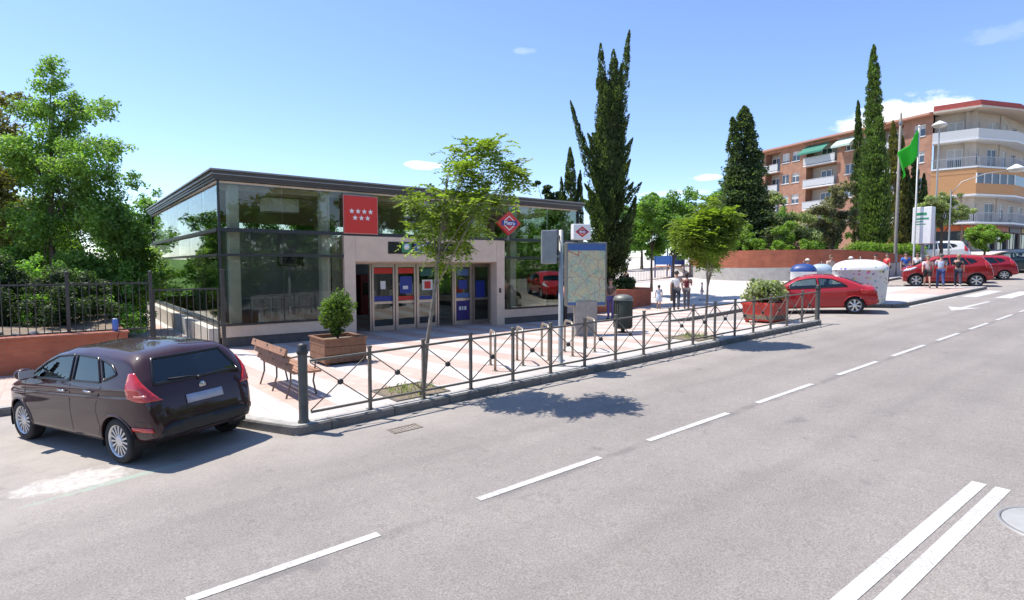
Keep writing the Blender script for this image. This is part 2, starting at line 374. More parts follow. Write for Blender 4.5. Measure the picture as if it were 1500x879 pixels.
def paving():
    m, nt, N, L, b = nodes_of('striped_paving', .75); g = NG(nt)
    # bands running away from the station: pale grey and pink
    ph = g.mth('FRACT', g.mth('MULTIPLY', g.mth('ADD', g.x, g.mth('MULTIPLY', g.y, .03)), 1/1.20))
    band = g.mth('GREATER_THAN', ph, .52)
    # no bands on the far pavements or along the kerb
    near = g.mth('MULTIPLY', g.mth('LESS_THAN', g.x, 24.0), g.mth('GREATER_THAN', g.y, 8.65))
    redwalk = g.mth('MULTIPLY', g.mth('GREATER_THAN', g.x, 30.0), g.mth('LESS_THAN', g.x, 35.2)); redwalk = g.mth('MULTIPLY', redwalk, g.mth('LESS_THAN', g.y, 10.2))
    a = g.mth('MAXIMUM', g.mth('MULTIPLY', band, near), redwalk)
    base = g.mix(a, (.545, .50, .47), (.50, .37, .315))
    # tiles of 30 cm
    def joint(c):
        f = g.mth('ABSOLUTE', g.mth('SUBTRACT', g.mth('FRACT', g.mth('MULTIPLY', c, 1/.3)), .5)); return g.rng(f, .462, .482, 0, 1)
    j = g.mth('MAXIMUM', joint(g.x), joint(g.y))
    br = N.new('ShaderNodeTexWhiteNoise'); fl = N.new('ShaderNodeVectorMath'); fl.operation = 'FLOOR'; L.new(g.vec(1/.3, 1/.3, 0), fl.inputs[0]); L.new(fl.outputs[0], br.inputs[0])
    tone = g.mth('MULTIPLY', g.rng(br.outputs[0], 0, 1, .93, 1.06), g.mth('MULTIPLY', g.rng(g.noise(.7, 7, .65), .3, .7, .86, 1.1), g.rng(g.noise(40, 3), .3, .7, .94, 1.06)))
    col = g.scale(base, tone)
    col = g.mix(g.mth('MULTIPLY', j, .45), col, (.25, .225, .20))
    # scattered stains
    col = g.mix(g.rng(g.noise(3.2, 4, .6), .60, .74, 0, .45), col, (.24, .215, .19))
    gum = N.new('ShaderNodeTexVoronoi'); gum.inputs['Scale'].default_value = 3.1; L.new(g.P, gum.inputs['Vector'])
    col = g.mix(g.rng(gum.outputs['Distance'], .05, .075, .45, 0), col, (.20, .18, .165))
    L.new(col, b.inputs['Base Color']); g.bump(b, g.noise(60, 3), .15, .005)
    return m
M['asphalt'] = asphalt(); M['paving'] = paving()
def kerbmat(name, c):
    m, nt, N, L, b = nodes_of(name, .88); g = NG(nt)
    jx = g.rng(g.mth('ABSOLUTE', g.mth('SUBTRACT', g.mth('FRACT', g.mth('MULTIPLY', g.x, 1/.98)), .5)), .484, .492, 0, .8)
    t = g.mth('MULTIPLY', g.rng(g.noise(4, 7, .7), .3, .7, .65, 1.25), g.rng(g.noise(40, 3, .7), .3, .7, .85, 1.12))
    L.new(g.mix(jx, g.scale(c, t), (.06, .055, .05)), b.inputs['Base Color']); g.bump(b, g.noise(18, 5, .7), .6, .012); return m
M['kerb'] = kerbmat('granite_kerb', (.40, .385, .36))
M['kerb_face'] = kerbmat('shaded_grimy_kerb_face', (.17, .16, .15))  # same granite painted darker for the shaded face, plus some grime
M['earth'] = mat('dry_ground', (.22, .19, .13), .95, var=.35, scale=.7)
def paintmat():
    m, nt, N, L, b = nodes_of('road_paint', .7); g = NG(nt)
    wear = g.mth('MULTIPLY', g.rng(g.noise(34, 6, .75), .46, .62, 0, .9), g.rng(g.noise(1.7, 4, .6), .35, .60, .3, 1))
    col = g.scale((.56, .55, .53), g.rng(g.noise(5, 6, .65), .3, .7, .86, 1.06))
    L.new(g.mix(wear, col, (.27, .25, .235)), b.inputs['Base Color']); return m
M['roadpaint'] = paintmat()
def grid_sheet(name, xs, ys, zf, m, skip=None, shear=False, kind='structure'):
    vs, fs = [], []; nx = len(xs)
    def X(u, y): return u+HX/HY*(y-7.88) if shear else u
    for y in ys:
        for u in xs: x = X(u, y); vs.append((x, y, zf(x, y)))
    for j in range(len(ys)-1):
        for i in range(nx-1):
            if skip and skip((xs[i]+xs[i+1])/2, (ys[j]+ys[j+1])/2): continue
            fs.append((j*nx+i, j*nx+i+1, (j+1)*nx+i+1, (j+1)*nx+i))
    mb = MB(); mb.add(vs, fs, 0, True); o = mb.build(name, m, fix=False); o['kind'] = kind; return o
def steps(a, b, d): n = max(1, round((b-a)/d)); return [a+(b-a)*i/n for i in range(n)]
xs = [-900, -400, -200, -120]+steps(-90, 130, 5)+[130, 200, 400, 900]
ys = [-900, -400, -200, -100]+steps(-60, 80, 4)+[80, 150, 300, 900]
grid_sheet('ground', xs, ys, lambda x, y: (roadz(max(-90, min(x, 130)), y) if y < 60 else Bz(x)-.1)-.45, M['earth'])
xs = steps(-70, 140, 1)+[140]; ys = [-7.5, -4, 0, 4, 7.0, 7.7, 8.0]+steps(8.5, 14.5, .5)+[14.5]
grid_sheet('road', xs, ys, roadz, M['asphalt'])
def inbay(u, y): return any(a < u < b and y < t for a, b, t in BAYS)
US = steps(-40, 2.45, 1)+steps(2.45, 18.3, .7)+steps(18.3, 24.6, .7)+steps(24.6, 36.6, .8)+steps(36.6, 52, 1)+steps(52, 135, 3)+[135]
YS = [7.88]+steps(8.1, 12.2, .4)+[12.2, 12.5, 13.0, 13.6]+steps(14, 24, .5)+steps(24, 60, 2)+[60]
grid_sheet('pavement', US, YS, gz, M['paving'], skip=lambda u, y: inbay(u, y) or (y > 31.5 and u < 40), shear=True)
def sweep_kerb():
    mb = MB()
    runs = [[(-40, 12.2), (2.45, 12.2), (2.45, 7.88), (18.3, 7.88), (18.3, 12.5), (24.6, 12.5), (24.6, 7.88), (36.6, 7.88), (36.6, 13.6), (52, 13.6), (52, 7.88), (130, 7.88)]]
    for run in runs:
        P = [(u+HX/HY*(y-7.88), y) for u, y in run]
        Q = []
        for i in range(len(P)):                             # rounded corners
            if 0 < i < len(P)-1:
                p, a, c = Vector(P[i]), Vector(P[i-1]), Vector(P[i+1]); r = .09
                p0 = p+(a-p).normalized()*r; p2 = p+(c-p).normalized()*r
                Q += [p0, (p0+p2)*.25+p*.5, p2]
            else: Q.append(Vector(P[i]))
        S = []
        for a, c in zip(Q, Q[1:]):
            n = max(1, int((c-a).length/.8)); S += [a+(c-a)*k/n for k in range(n)]
        S.append(Q[-1]); rows = []
        for i, p in enumerate(S):
            t = (S[min(i+1, len(S)-1)]-S[max(i-1, 0)]).normalized(); n = Vector((-t.y, t.x))   # left of travel: towards the pavement
            z = gz(p.x, max(p.y, 8.0)); q = p+n*.17
            rows.append([(p.x-n.x*.012, p.y-n.y*.012, z-.4), (p.x-n.x*.010, p.y-n.y*.010, z-.02), (p.x+n.x*.012, p.y+n.y*.012, z+.006), (q.x, q.y, z+.006), (q.x, q.y, z-.05)])
        vs = [v for r in rows for v in r]; fs = []
        for i in range(len(rows)-1):
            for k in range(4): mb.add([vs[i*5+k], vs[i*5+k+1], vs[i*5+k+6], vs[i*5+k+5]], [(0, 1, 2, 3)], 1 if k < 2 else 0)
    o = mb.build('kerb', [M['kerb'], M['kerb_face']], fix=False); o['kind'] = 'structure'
sweep_kerb()
def markings():
    mb = MB()
    def strip(x0, x1, y, w, y1=None):
        y1 = y if y1 is None else y1; n = max(1, int((x1-x0)/1.0))
        for k in range(n):
            a = x0+(x1-x0)*k/n; c = x0+(x1-x0)*(k+1)/n; ya = y+(y1-y)*k/n; yc = y+(y1-y)*(k+1)/n
            mb.quad((a, ya-w/2, Rz(a)+.005), (c, yc-w/2, Rz(c)+.005), (c, yc+w/2, Rz(c)+.005), (a, ya+w/2, Rz(a)+.005))
    for a, c in [(-1.0, -.9+.0), (.62, 2.10), (3.16, 4.90), (5.78, 7.60), (8.42, 10.26), (11.28, 13.14), (13.98, 15.98), (16.9, 18.6), (19.6, 21.4), (22.4, 24.3), (25.3, 27.2), (28.2, 30)]:
        if c > a+.2: strip(a, c, 4.555, .092)
    strip(3.0, 7.16, 1.59, .118, 1.525); strip(3.0, 7.16, 1.405, .118, 1.34)
    strip(10.6, 13.6, 1.45, .14)
    for k in range(6):                                        # zebra crossing
        strip(31.0, 35.4, 7.3-k*1.15, .55)
    # direction arrow
    def P(x, y): return (x, y, Rz(x)+.005)
    for poly in ([P(25.9, 6.16), P(29.0, 6.10), P(29.0, 6.24), P(25.9, 6.32)], [P(24.6, 6.25), P(26.1, 5.75), P(25.9, 6.24)], [P(24.6, 6.25), P(25.9, 6.24), P(26.1, 6.75)]):
        mb.add(poly, [tuple(range(len(poly)))])
    strip(25.0, 31, 7.70, .10)                               # pale yellow-white edge along the far kerb
    o = mb.build('road_markings', M['roadpaint'], fix=False); o['kind'] = 'structure'
markings()
# manhole and gully grate
def disc():  # flat pale disc of unknown kind, added flush with the asphalt
    t = empty('pale_road_disc', (6.50, .85, Rz(6.50)), 'round pale grey manhole set in the asphalt beside the double white line', 'manhole cover')
    t.rotation_euler = (0, -math.atan(.033), 0)
    a = MB(); a.lathe([(.0001, .014), (.36, .014), (.365, .010), (.365, -.02)], 40); a.build('lid', mat('pale_disc_face', (.31, .31, .30), .8, var=.12), t)
    b = MB(); b.lathe([(.37, -.02), (.37, .012), (.40, .012), (.41, -.02)], 40); b.build('frame', mat('disc_rim_grey', (.30, .29, .28), .6, .3), t)
disc()
def grate():
    t = empty('gully_grate', (3.72, 7.16, Rz(3.72)), 'rusty iron gully grate at the foot of the kerb', 'drain grate'); t.rotation_euler = (0, -math.atan(.033), 0); t.scale = (.75, .75, .75)
    m = mat('rusty_iron', (.22, .185, .155), .8, .2, var=.3)
    f = MB(); f.box(-.30, -.16, -.05, .30, -.13, .012); f.box(-.30, .13, -.05, .30, .16, .012); f.box(-.30, -.13, -.05, -.27, .13, .012); f.box(.27, -.13, -.05, .30, .13, .012); f.build('frame', m, t)
    f = MB()
    for k in range(8): x = -.235+k*.067; f.box(x-.014, -.13, -.04, x+.014, .13, .010)
    f.build('bars', m, t); f = MB(); f.box(-.27, -.13, -.049, .27, .13, -.006+.0); f.build('sump', M['black'], t)
grate()

# ------------------------------------------------------------------ station building
FY, X0, X1, Y1 = 17.0, 3.36, 16.90, 31.0
GZ, ZS, ZR2, ZR1, ZE = -2.35, -1.66, .27, .95, 2.22
PX0, PX1 = 6.82, 12.98                                      # stone portal
st = empty('station_building', (X0, FY, GZ), 'glass walled metro station pavilion with flat dark roof and stone entrance portal', 'station')
def loc(mb):                                                # world coordinates into the station's own
    mb.xform(Matrix.Translation((-X0, -FY, -GZ))); return mb
def sbuild(mb, name, m, **k): return loc(mb).build(name, m, st, **k)
b = MB()                                                    # plinth with dark base course
segs = [(X0, PX0-.0, FY), (PX1, X1, FY)]
for a, c, y in segs: b.box(a, y, -1.98, c, y+.35, ZS)
b.box(X0, FY+.35, -1.98, X0+.35, Y1, ZS); b.box(X1-.35, FY+.35, -1.98, X1, Y1, ZS); b.box(X0+.35, Y1-.35, -1.98, X1-.35, Y1, ZS)
plinth = sbuild(b, 'plinth', M['stone'])
b = MB()
for a, c, y in segs: b = MB(); b.box(a+.03, y+.03, GZ-.3, c-.03, y+.34, -1.98); sbuild(b, 'base_course', M['stone_dark'])
b = MB(); b.box(X0+.03, FY+.35, GZ-.3, X0+.34, Y1, -1.98); sbuild(b, 'base_course', M['stone_dark']); b = MB(); b.box(X1-.34, FY+.35, GZ-.3, X1-.03, Y1, -1.98)
sbuild(b, 'base_course', M['stone_dark'])
b = MB()                                                    # sloping ramp wall along the left side
b.box(X0-.28, FY+.1, GZ-.2, X0-.03, Y1, -1.72); ch = sbuild(b, 'side_ledge', M['concrete'])
b = MB(); b.box(X0-.1, FY-.1, GZ-.02, X1, Y1, GZ+.06); sbuild(b, 'interior_floor', M['intfloor'])
# roof: slab, layered fascia, upper lip
b = MB(); b.box(X0-.06, FY-.06, 2.27, X1+.06, Y1+.15, 2.44); sbuild(b, 'roof', M['fascia'])
b = MB()
for i, (o, z0, z1) in enumerate([(.09, 2.33, 2.395), (.14, 2.395, 2.42), (.12, 2.42, 2.50), (.18, 2.50, 2.545)]):
    zz = z0
    for (xa, ya, xb, yb) in ((X0-o, FY-o, X1+o, FY-.07), (X0-o, Y1+.16, X1+o, Y1+o+.1), (X0-o, FY-.07, X0-.07, Y1+.16), (X1+.07, FY-.07, X1+o, Y1+.16)):
        b.box(xa, ya, zz, xb, yb, z1-.002, 1 if i in (1, 3) else 0)
sbuild(b, 'roof_fascia', [M['fascia'], M['fascia_l']])
b = MB(); b.box(X0-.02, FY-.02, 2.445, X1+.02, Y1, 2.50); sbuild(b, 'roof_covering', M['concrete'])
# ceiling inside: slats running along the front
b = MB(); b.box(X0, FY+.05, 2.20, X1, Y1-.05, 2.255)
k = 0
y = FY+.4
while y < Y1-.4: b.box(X0+.1, y, 2.06, X1-.1, y+.12, 2.20); y += .62
sbuild(b, 'ceiling', M['ceiling'])
b = MB(); b.box(4.9, FY+1.2, 1.62, 5.9, FY+1.75, 2.02); b.box(4.95, FY+1.19, 1.68, 5.85, FY+1.2, 1.96); sbuild(b, 'air_unit', M['white_paint'])
# columns behind the glass
for cx, cy in [(3.82, FY+.42), (6.38, FY+.42), (13.66, FY+.42), (16.45, FY+.42), (3.82, 22.5), (3.82, 28.2), (16.4, 22.5), (16.4, 28.2), (10, 28.2)]:
    b = MB(); b.bbox(cx-.14, cy-.14, GZ, cx+.14, cy+.14, 2.2, .02); sbuild(b, 'column', M['column'])
# glazing: each bay between mullion rails one pane
def pane(x0, y0, x1, y1, z0, z1):
    b = MB(); d = Vector((x1-x0, y1-y0, 0)).normalized(); n = Vector((-d.y, d.x, 0))*.006; g = d*.012
    p, q = Vector((x0, y0, 0))+g, Vector((x1, y1, 0))-g
    b.prism([(p+n)+Vector((0, 0, z0)), (q+n)+Vector((0, 0, z0)), (q+n)+Vector((0, 0, z1)), (p+n)+Vector((0, 0, z1))], -2*n); b.add([], [])
    return sbuild(b, 'glass_pane', M['glass'])
def wall_bays(pts):
    for a, c in zip(pts, pts[1:]):
        for z0, z1 in ((ZS+.03, ZR2-.03), (ZR2+.03, ZR1-.03), (ZR1+.04, 2.27)): pane(*a, *c, z0, z1)
yf = FY+.06
wall_bays([(X0+.03, yf), (5.05, yf), (6.36, yf), (PX0, yf)])
for a, c in zip([PX0, 8.4, 10.0, 11.5], [8.4, 10.0, 11.5, PX1]): pane(a, yf, c, yf, ZR1+.04, 2.27)
wall_bays([(PX1, yf), (13.66, yf), (15.2, yf), (X1-.03, yf)])
wall_bays([(X0+.06, yy) for yy in (FY+.1, 19.4, 21.7, 24.0, 26.3, 28.6, Y1-.1)])
wall_bays([(X1-.06, yy) for yy in (FY+.1, 19.4, 21.7, 24.0, 26.3, 28.6, Y1-.1)])
wall_bays([(xx, Y1-.06) for xx in (X0+.1, 6, 9, 12, 14.5, X1-.1)])
# rails and corner mullions
def rail(z, h, front=((X0, PX0), (PX1, X1))):
    b = MB()
    for a, c in front: b.box(a, FY-.03, z-h/2, c, FY+.10, z+h/2)
    b.box(X0-.03, FY+.10, z-h/2, X0+.10, Y1, z+h/2); b.box(X1-.10, FY+.10, z-h/2, X1+.03, Y1, z+h/2); b.box(X0+.10, Y1-.10, z-h/2, X1-.10, Y1+.03, z+h/2)
    sbuild(b, 'rail', M['mullion'])
rail(ZS+.015, .05); rail(ZR2, .07)
rail(ZR1, .10, ((X0, X1),))
for (x, y) in [(X0+.03, FY+.03), (X1-.03, FY+.03), (X0+.03, Y1-.03), (X1-.03, Y1-.03)]:
    b = MB(); b.box(x-.028, y-.028, ZS+.04, x+.028, y+.028, 2.27); sbuild(b, 'corner_mullion', M['mullion'])
# stone portal: piers, lintel, splayed return, recessed door screen at DY
DY = 18.1
b = MB(); b.bbox(PX0, FY-.06, GZ-.1, 7.18, FY+.34, ZR1-.055, .012); b.box(6.90, FY+.34, GZ-.1, 7.15, DY+.1, ZR1-.07); sbuild(b, 'portal_pier', M['stone'])
b = MB(); b.bbox(PX1-.36, FY-.06, GZ-.1, PX1, FY+.34, ZR1-.055, .012)
b.prism([(PX1-.34, FY+.34, GZ-.1), (PX1-.06, FY+.34, GZ-.1), (13.30, DY+.1, GZ-.1), (13.14, DY+.1, GZ-.1)], (0, 0, ZR1-.07-GZ+.1)); sbuild(b, 'portal_pier', M['stone'])
b = MB(); b.bbox(7.18, FY-.05, .10, PX1-.36, FY+.33, ZR1-.056, .012); b.box(7.15, FY+.33, .06, 13.0, DY+.05, .16); sbuild(b, 'portal_lintel', M['stone'])
b = MB(); b.box(8.28, FY-.075, .36, 11.45, FY-.052, .74, 0)
b.box(8.75, FY-.082, .40, 9.10, FY-.0755, .71, 1); b.box(9.22, FY-.082, .38, 9.90, FY-.0755, .73, 2); b.box(10.92, FY-.082, .40, 11.15, FY-.0755, .62, 3)
b.lathe([(.0001, 0), (.10, 0), (.10, .004)], 18, (8.925, FY-.087, .59), 4, axis='y')
for x, z, w in ((9.32, .55, .10), (9.50, .60, .07), (9.62, .52, .16)): b.box(x, FY-.086, z, x+w, FY-.0825, z+.07, 4)
b.lathe([(.0001, 0), (.085, 0), (.085, .004)], 18, (11.035, FY-.084, .655), 3, axis='y')
sbuild(b, 'portal_display', [M['blk_gloss'], mat('icon_green', (.05, .24, .09), .5), M['blue_panel'], mat('icon_beige', (.46, .36, .25), .6), M['white_paint']])
b = MB(); b.box(12.72, FY-.085, -1.03, 12.80, FY-.061, -.86); sbuild(b, 'call_box', M['black'])
# door screen: frames and leaves
def door(x0, x1, style, y=DY, yaw=0.0, hinge=None):
    w = x1-x0; z0, z1 = GZ+.06, .02
    d = empty('door', (x0-X0, y-FY, 0)); d.parent = st; d.rotation_euler = (0, 0, yaw)
    f = MB(); F = .07
    f.box(0, -.03, z0-GZ, F, .03, z1-GZ); f.box(w-F, -.03, z0-GZ, w, .03, z1-GZ); f.box(F, -.03, z1-GZ-.10, w-F, .03, z1-GZ); f.box(F, -.03, z0-GZ, w-F, .03, z0-GZ+.20)
    f.box(F, -.034, 1.02, w-F, .034, 1.10); f.build('door_frame', M['steel'], d)
    g = MB(); g.box(F, -.004, z0-GZ+.20, w-F, .004, 1.02); g.box(F, -.004, 1.10, w-F, .004, z1-GZ-.10); g.build('door_glass', M['glass_dark'], d)
    s = MB(); yy = -.012
    def pl(u0, v0, u1, v1, m, k=0): s.box(F+(w-2*F)*u0, yy-.003*k, v0, F+(w-2*F)*u1, -.0045-.003*k, v1, m)
    if style == 'red': pl(.02, 2.05, .98, 2.24, 0); pl(.02, 1.12, .98, 1.28, 1); pl(.35, 1.52, .62, 1.80, 2)
    if style == 'redblue': pl(.02, 2.05, .98, 2.24, 0); pl(.12, 1.35, .88, 1.95, 1); pl(.3, 1.5, .62, 1.62, 2, 3); pl(.02, 1.12, .98, 1.26, 0)
    if style == 'sign': pl(.02, 1.12, .98, 1.24, 1); pl(.2, 1.45, .85, 1.82, 2); pl(.34, 1.5, .72, 1.76, 0, 3); pl(.1, 1.95, .9, 2.22, 3)
    if style == 'blue': pl(.04, .30, .96, 1.0, 4); pl(.04, 1.12, .96, 1.30, 5); pl(.2, 1.45, .8, 1.78, 1); pl(.1, 1.95, .9, 2.2, 5); pl(.22, .66, .36, .80, 2, 3); pl(.44, .66, .52, .80, 2, 3); pl(.60, .66, .74, .80, 2, 3)
    if style == 'bluebar': pl(.1, 1.05, .75, 1.75, 1)
    if s.f: s.build('door_poster', [M['red_panel'], M['blue_panel'], M['white_paint'], mat('poster_teal', (.02, .12, .11), .5), mat('poster_violet', (.035, .02, .16), .5), mat('poster_steelblue', (.07, .15, .36), .5)], d)
    h = MB(); h.tube([(w-F-.02, -.05, .95), (w-F-.02, -.075, 1.0), (w-F-.02, -.075, 1.25), (w-F-.02, -.05, 1.30)], .013); h.build('handle', M['grey_metal'], d)
xs_ = [(7.62, 8.26, None), (8.26, 9.12, 'red'), (9.20, 9.92, 'redblue'), (10.0, 10.74, 'sign'), (11.40, 12.16, 'blue'), (12.22, 13.06, 'bluebar')]
door(8.22, 9.06, 'red'); door(9.12, 9.88, 'redblue'); door(9.94, 10.74, 'sign'); door(11.46, 12.22, 'blue', DY-.05); door(12.30, 13.08, 'bluebar', DY-.05)
door(10.80, 11.36, '', DY+.5, R_(62)); door(7.75, 8.15, '', DY+.4, R_(75))
b = MB()
for x in (7.20, 8.13, 9.075, 9.895, 10.755, 11.39, 12.235, 13.09): b.box(x, DY-.06, GZ+.05, x+.05, DY+.06, .06)
b.box(7.2, DY-.07, .021, 13.12, DY+.07, .10); sbuild(b, 'door_screen_frame', M['steel'])
# interior: core block added to keep it dark, ticket machines, turnstiles, balustrade
b = MB(); b.box(4.6, 20.5, GZ+.06, 7.3, 23.6, 1.2); b.box(7.3, 25.2, GZ+.06, 13.0, 25.6, .75); sbuild(b, 'darkening_core', M['intwall'])
for k in range(4):
    b = MB(); x = 7.7+k*.95; b.bbox(x, 24.4, GZ+.06, x+.72, 25.1, -.45, .03); b.box(x+.12, 24.38, -1.35, x+.6, 24.397, -.8, 1); sbuild(b, 'ticket_machine', [mat('machine_red', (.30, .03, .03), .4), M['blk_gloss']])
b = MB()
for k in range(5): b.bbox(4.2+k*.62, 18.9, GZ+.06, 4.36+k*.62, 20.1, -1.35, .03)
sbuild(b, 'turnstile_row', M['grey_metal'])
b = MB()
for z in (-1.32, -1.0): b.tube([(3.9, 18.3, z), (6.2, 18.3, z)], .02)
for k in range(5): b.tube([(3.9+k*.57, 18.3, GZ), (3.9+k*.57, 18.3, -1.0)], .018)
sbuild(b, 'balustrade', M['grey_metal'])
b = MB(); b.box(5.15, 18.0, -.05, 5.95, 18.05, .32); sbuild(b, 'hanging_screen', M['blk_gloss'])

# ------------------------------------------------------------------ signs on the station
def text_mesh(body, size, m, parent, name, loc, rot, extr=.002, bold=.0, align='CENTER'):
    cu = bpy.data.curves.new('t', 'FONT'); cu.body = body; cu.size = size; cu.align_x = align; cu.align_y = 'CENTER'; cu.extrude = extr; cu.offset = bold; cu.resolution_u = 2
    ob = bpy.data.objects.new('t', cu); COL.objects.link(ob); dg = bpy.context.evaluated_depsgraph_get()
    me = bpy.data.meshes.new_from_object(ob.evaluated_get(dg)); bpy.data.objects.remove(ob); bpy.data.curves.remove(cu)
    me.name = name; me.materials.clear(); me.materials.append(m)
    o = bpy.data.objects.new(name, me); COL.objects.link(o); o.parent = parent; o.location = loc; o.rotation_euler = rot; return o
FRONT = (math.pi/2, 0, 0)
t = empty('region_sign', (7.36, FY-.05, .98), 'square red panel with seven white stars fixed on the upper glass', 'sign')
b = MB(); b.bbox(-.535, -.07, 0, .535, 0, 1.12, .012, 0); b.build('panel', mat('star_panel_red', (.60, .035, .025), .4), t)
b = MB(); b.box(-.56, -.045, -.03, .56, -.005, -.001); b.box(-.56, -.045, 1.121, .56, -.005, 1.15); b.box(-.56, -.045, -.001, -.536, -.005, 1.121); b.box(.536, -.045, -.001, .56, -.005, 1.121); b.build('frame', mat('frame_pink', (.55, .25, .22), .5), t)
b = MB()
for n_, z, x0 in ((4, .66, -.305), (3, .46, -.20)):
    for i in range(n_):
        cx = x0+i*.2033; pts = []
        for k in range(10):
            a = math.pi/2+k*math.pi/5; r = .088 if k % 2 == 0 else .038; pts.append((cx+r*math.cos(a), -.074, z+r*math.sin(a)))
        b.prism(pts, (0, .004, 0))
b.build('stars', M['white_paint'], t)
def metro_logo(parent, s, y, z, depth, red, ring):
    """red diamond with a white line, blue bar and white lettering; s: half diagonal width, faces -Y"""
    hw, hh = s, s*.78
    def dia(k, yy, d, m, nm):
        b = MB(); b.prism([(-hw*k, yy, z), (0, yy, z-hh*k), (hw*k, yy, z), (0, yy, z+hh*k)], (0, d, 0)); return b.build(nm, m, parent)
    dia(1, y, depth, red, 'diamond')
    if ring: dia(.62, y-.006, .005, M['white_paint'], 'white_lozenge'); dia(.52, y-.011, .004, red, 'inner_lozenge')
    b = MB(); b.box(-hw*.62, y-.018, z-hh*.19, hw*.62, y-.012, z+hh*.19); b.build('blue_bar', M['blue_panel'], parent)
    text_mesh('Metro', hw*.36, M['white_paint'], parent, 'lettering', (0, y-.021, z), FRONT, .002, .004)
LOGO_RED = mat('logo_red', (.60, .045, .04), .4)
t = empty('metro_sign', (12.96, FY-.30, .90), 'red diamond metro sign with blue bar above the right end of the portal', 'sign')
metro_logo(t, .56, -.06, .62, .12, LOGO_RED, True)
b = MB(); b.tube([(0, 0, 0), (0, 0, .22)], .025); b.tube([(0, 0, .05), (0, .22, .05)], .022); b.build('bracket', M['grey_metal'], t)
# ------------------------------------------------------------------ kerbside railing with crossed braces
def railing():
    x0, y = 2.68, 8.02
    t = empty('kerb_railing', (x0, y, gz(x0, 8.02)), 'long dark iron railing with crossed braces and round bosses along the kerb', 'railing')
    N = 17; dx = (18.18-2.68)/N; m = M['iron_brown']
    Z = lambda i: gz(x0+i*dx, y)-t.location.z
    for i in range(1, N):
        b = MB(); w = .022; b.box(i*dx-w, -w, Z(i)-.1, i*dx+w, w, Z(i)+.93); b.bbox(i*dx-.032, -.032, Z(i)+.93, i*dx+.032, .032, Z(i)+.965, .008)
        b.box(i*dx-.05, -.05, Z(i)+.0, i*dx+.05, .05, Z(i)+.012); b.build('post', m, t)
    for zz, nm in ((.86, 'top_rail'), (.13, 'bottom_rail')):
        b = MB()
        for i in range(N): b.beam((i*dx+.022, 0, Z(i)+zz), ((i+1)*dx-.022, 0, Z(i+1)+zz), .042, .03, 0)
        b.build(nm, m, t)
    for i in range(N):
        a, c = i*dx+.02, (i+1)*dx-.02
        b = MB(); b.tube([(a, .006, Z(i)+.15), (c, .006, Z(i+1)+.84)], .0095, 6); b.tube([(a, -.013, Z(i)+.84), (c, -.013, Z(i+1)+.15)], .0095, 6); br = b.build('cross_brace', m, t)
        b = MB(); b.lathe([(.001, -.032), (.036, -.028), (.046, 0), (.036, .028), (.001, .032)], 14, ((a+c)/2, -.003, (Z(i)+Z(i+1))/2+.495), 0, True, 'y'); b.build('boss', M['iron'], br)
railing()
def end_post(name, x, y, h, r, label):
    t = empty(name, (x, y, gz(x, y)), label, 'bollard')
    b = MB(); b.lathe([(r*1.25, -.05), (r*1.25, .02), (r, .05), (r, h-.14)], 18); b.build('shaft', mat('post_paint', (.105, .10, .09), .5, .2, var=.25), t)
    b = MB(); b.lathe([(r, h-.14), (r*1.22, h-.12), (r*1.22, h-.08), (r, h-.06), (r*1.05, h-.02), (r*.8, h+.01), (.001, h+.02)], 18); b.build('cap', M['iron'], t)
end_post('end_bollard', 2.60, 8.02, 1.10, .064, 'thick dark iron bollard ending the railing next to the wooden bench')
end_post('end_bollard', 18.27, 8.02, 1.06, .065, 'slim dark iron bollard ending the railing beside the red coupe')

# ------------------------------------------------------------------ bench
def bench():
    t = empty('park_bench', (2.82, 9.4, 0), 'wooden slat bench on thin iron legs beside the kerb bollard', 'bench'); L = 2.0
    zb = [gz(2.9, 9.4), gz(2.9, 11.4)]; t.location.z = zb[0]; k = (zb[1]-zb[0])/L
    b = MB()
    for i in range(4): x = .14+i*.115; b.beam((x, 0, .44), (x, L, .44+k*L), .10, .035)
    b.build('seat', M['bench_wood'], t)
    b = MB()
    for i in range(3): x = .055-i*.045; z = .54+i*.125; b.beam((x, 0, z), (x, L, z+k*L), .03, .112, 0, (.32, 0, .95))
    b.build('backrest', M['bench_wood'], t)
    for y in (.22, L/2, L-.22):
        z = k*y; b = MB()
        b.tube([(.52, y, z), (.47, y, .25+z), (.50, y, .42+z)], .016, 8); b.tube([(.02, y, z), (.10, y, .25+z), (.10, y, .42+z), (.06, y, .52+z), (-.05, y, .84+z)], .016, 8)
        b.tube([(.10, y, .415+z), (.50, y, .415+z)], .014, 8); b.build('leg', M['iron_brown'], t)
        if y != L/2:
            b = MB(); b.tube([(.03, y, .66+z), (.2, y, .68+z), (.42, y, .66+z), (.52, y, .60+z), (.50, y, .44+z)], .015, 8); b.build('armrest', M['iron_brown'], t)
bench()

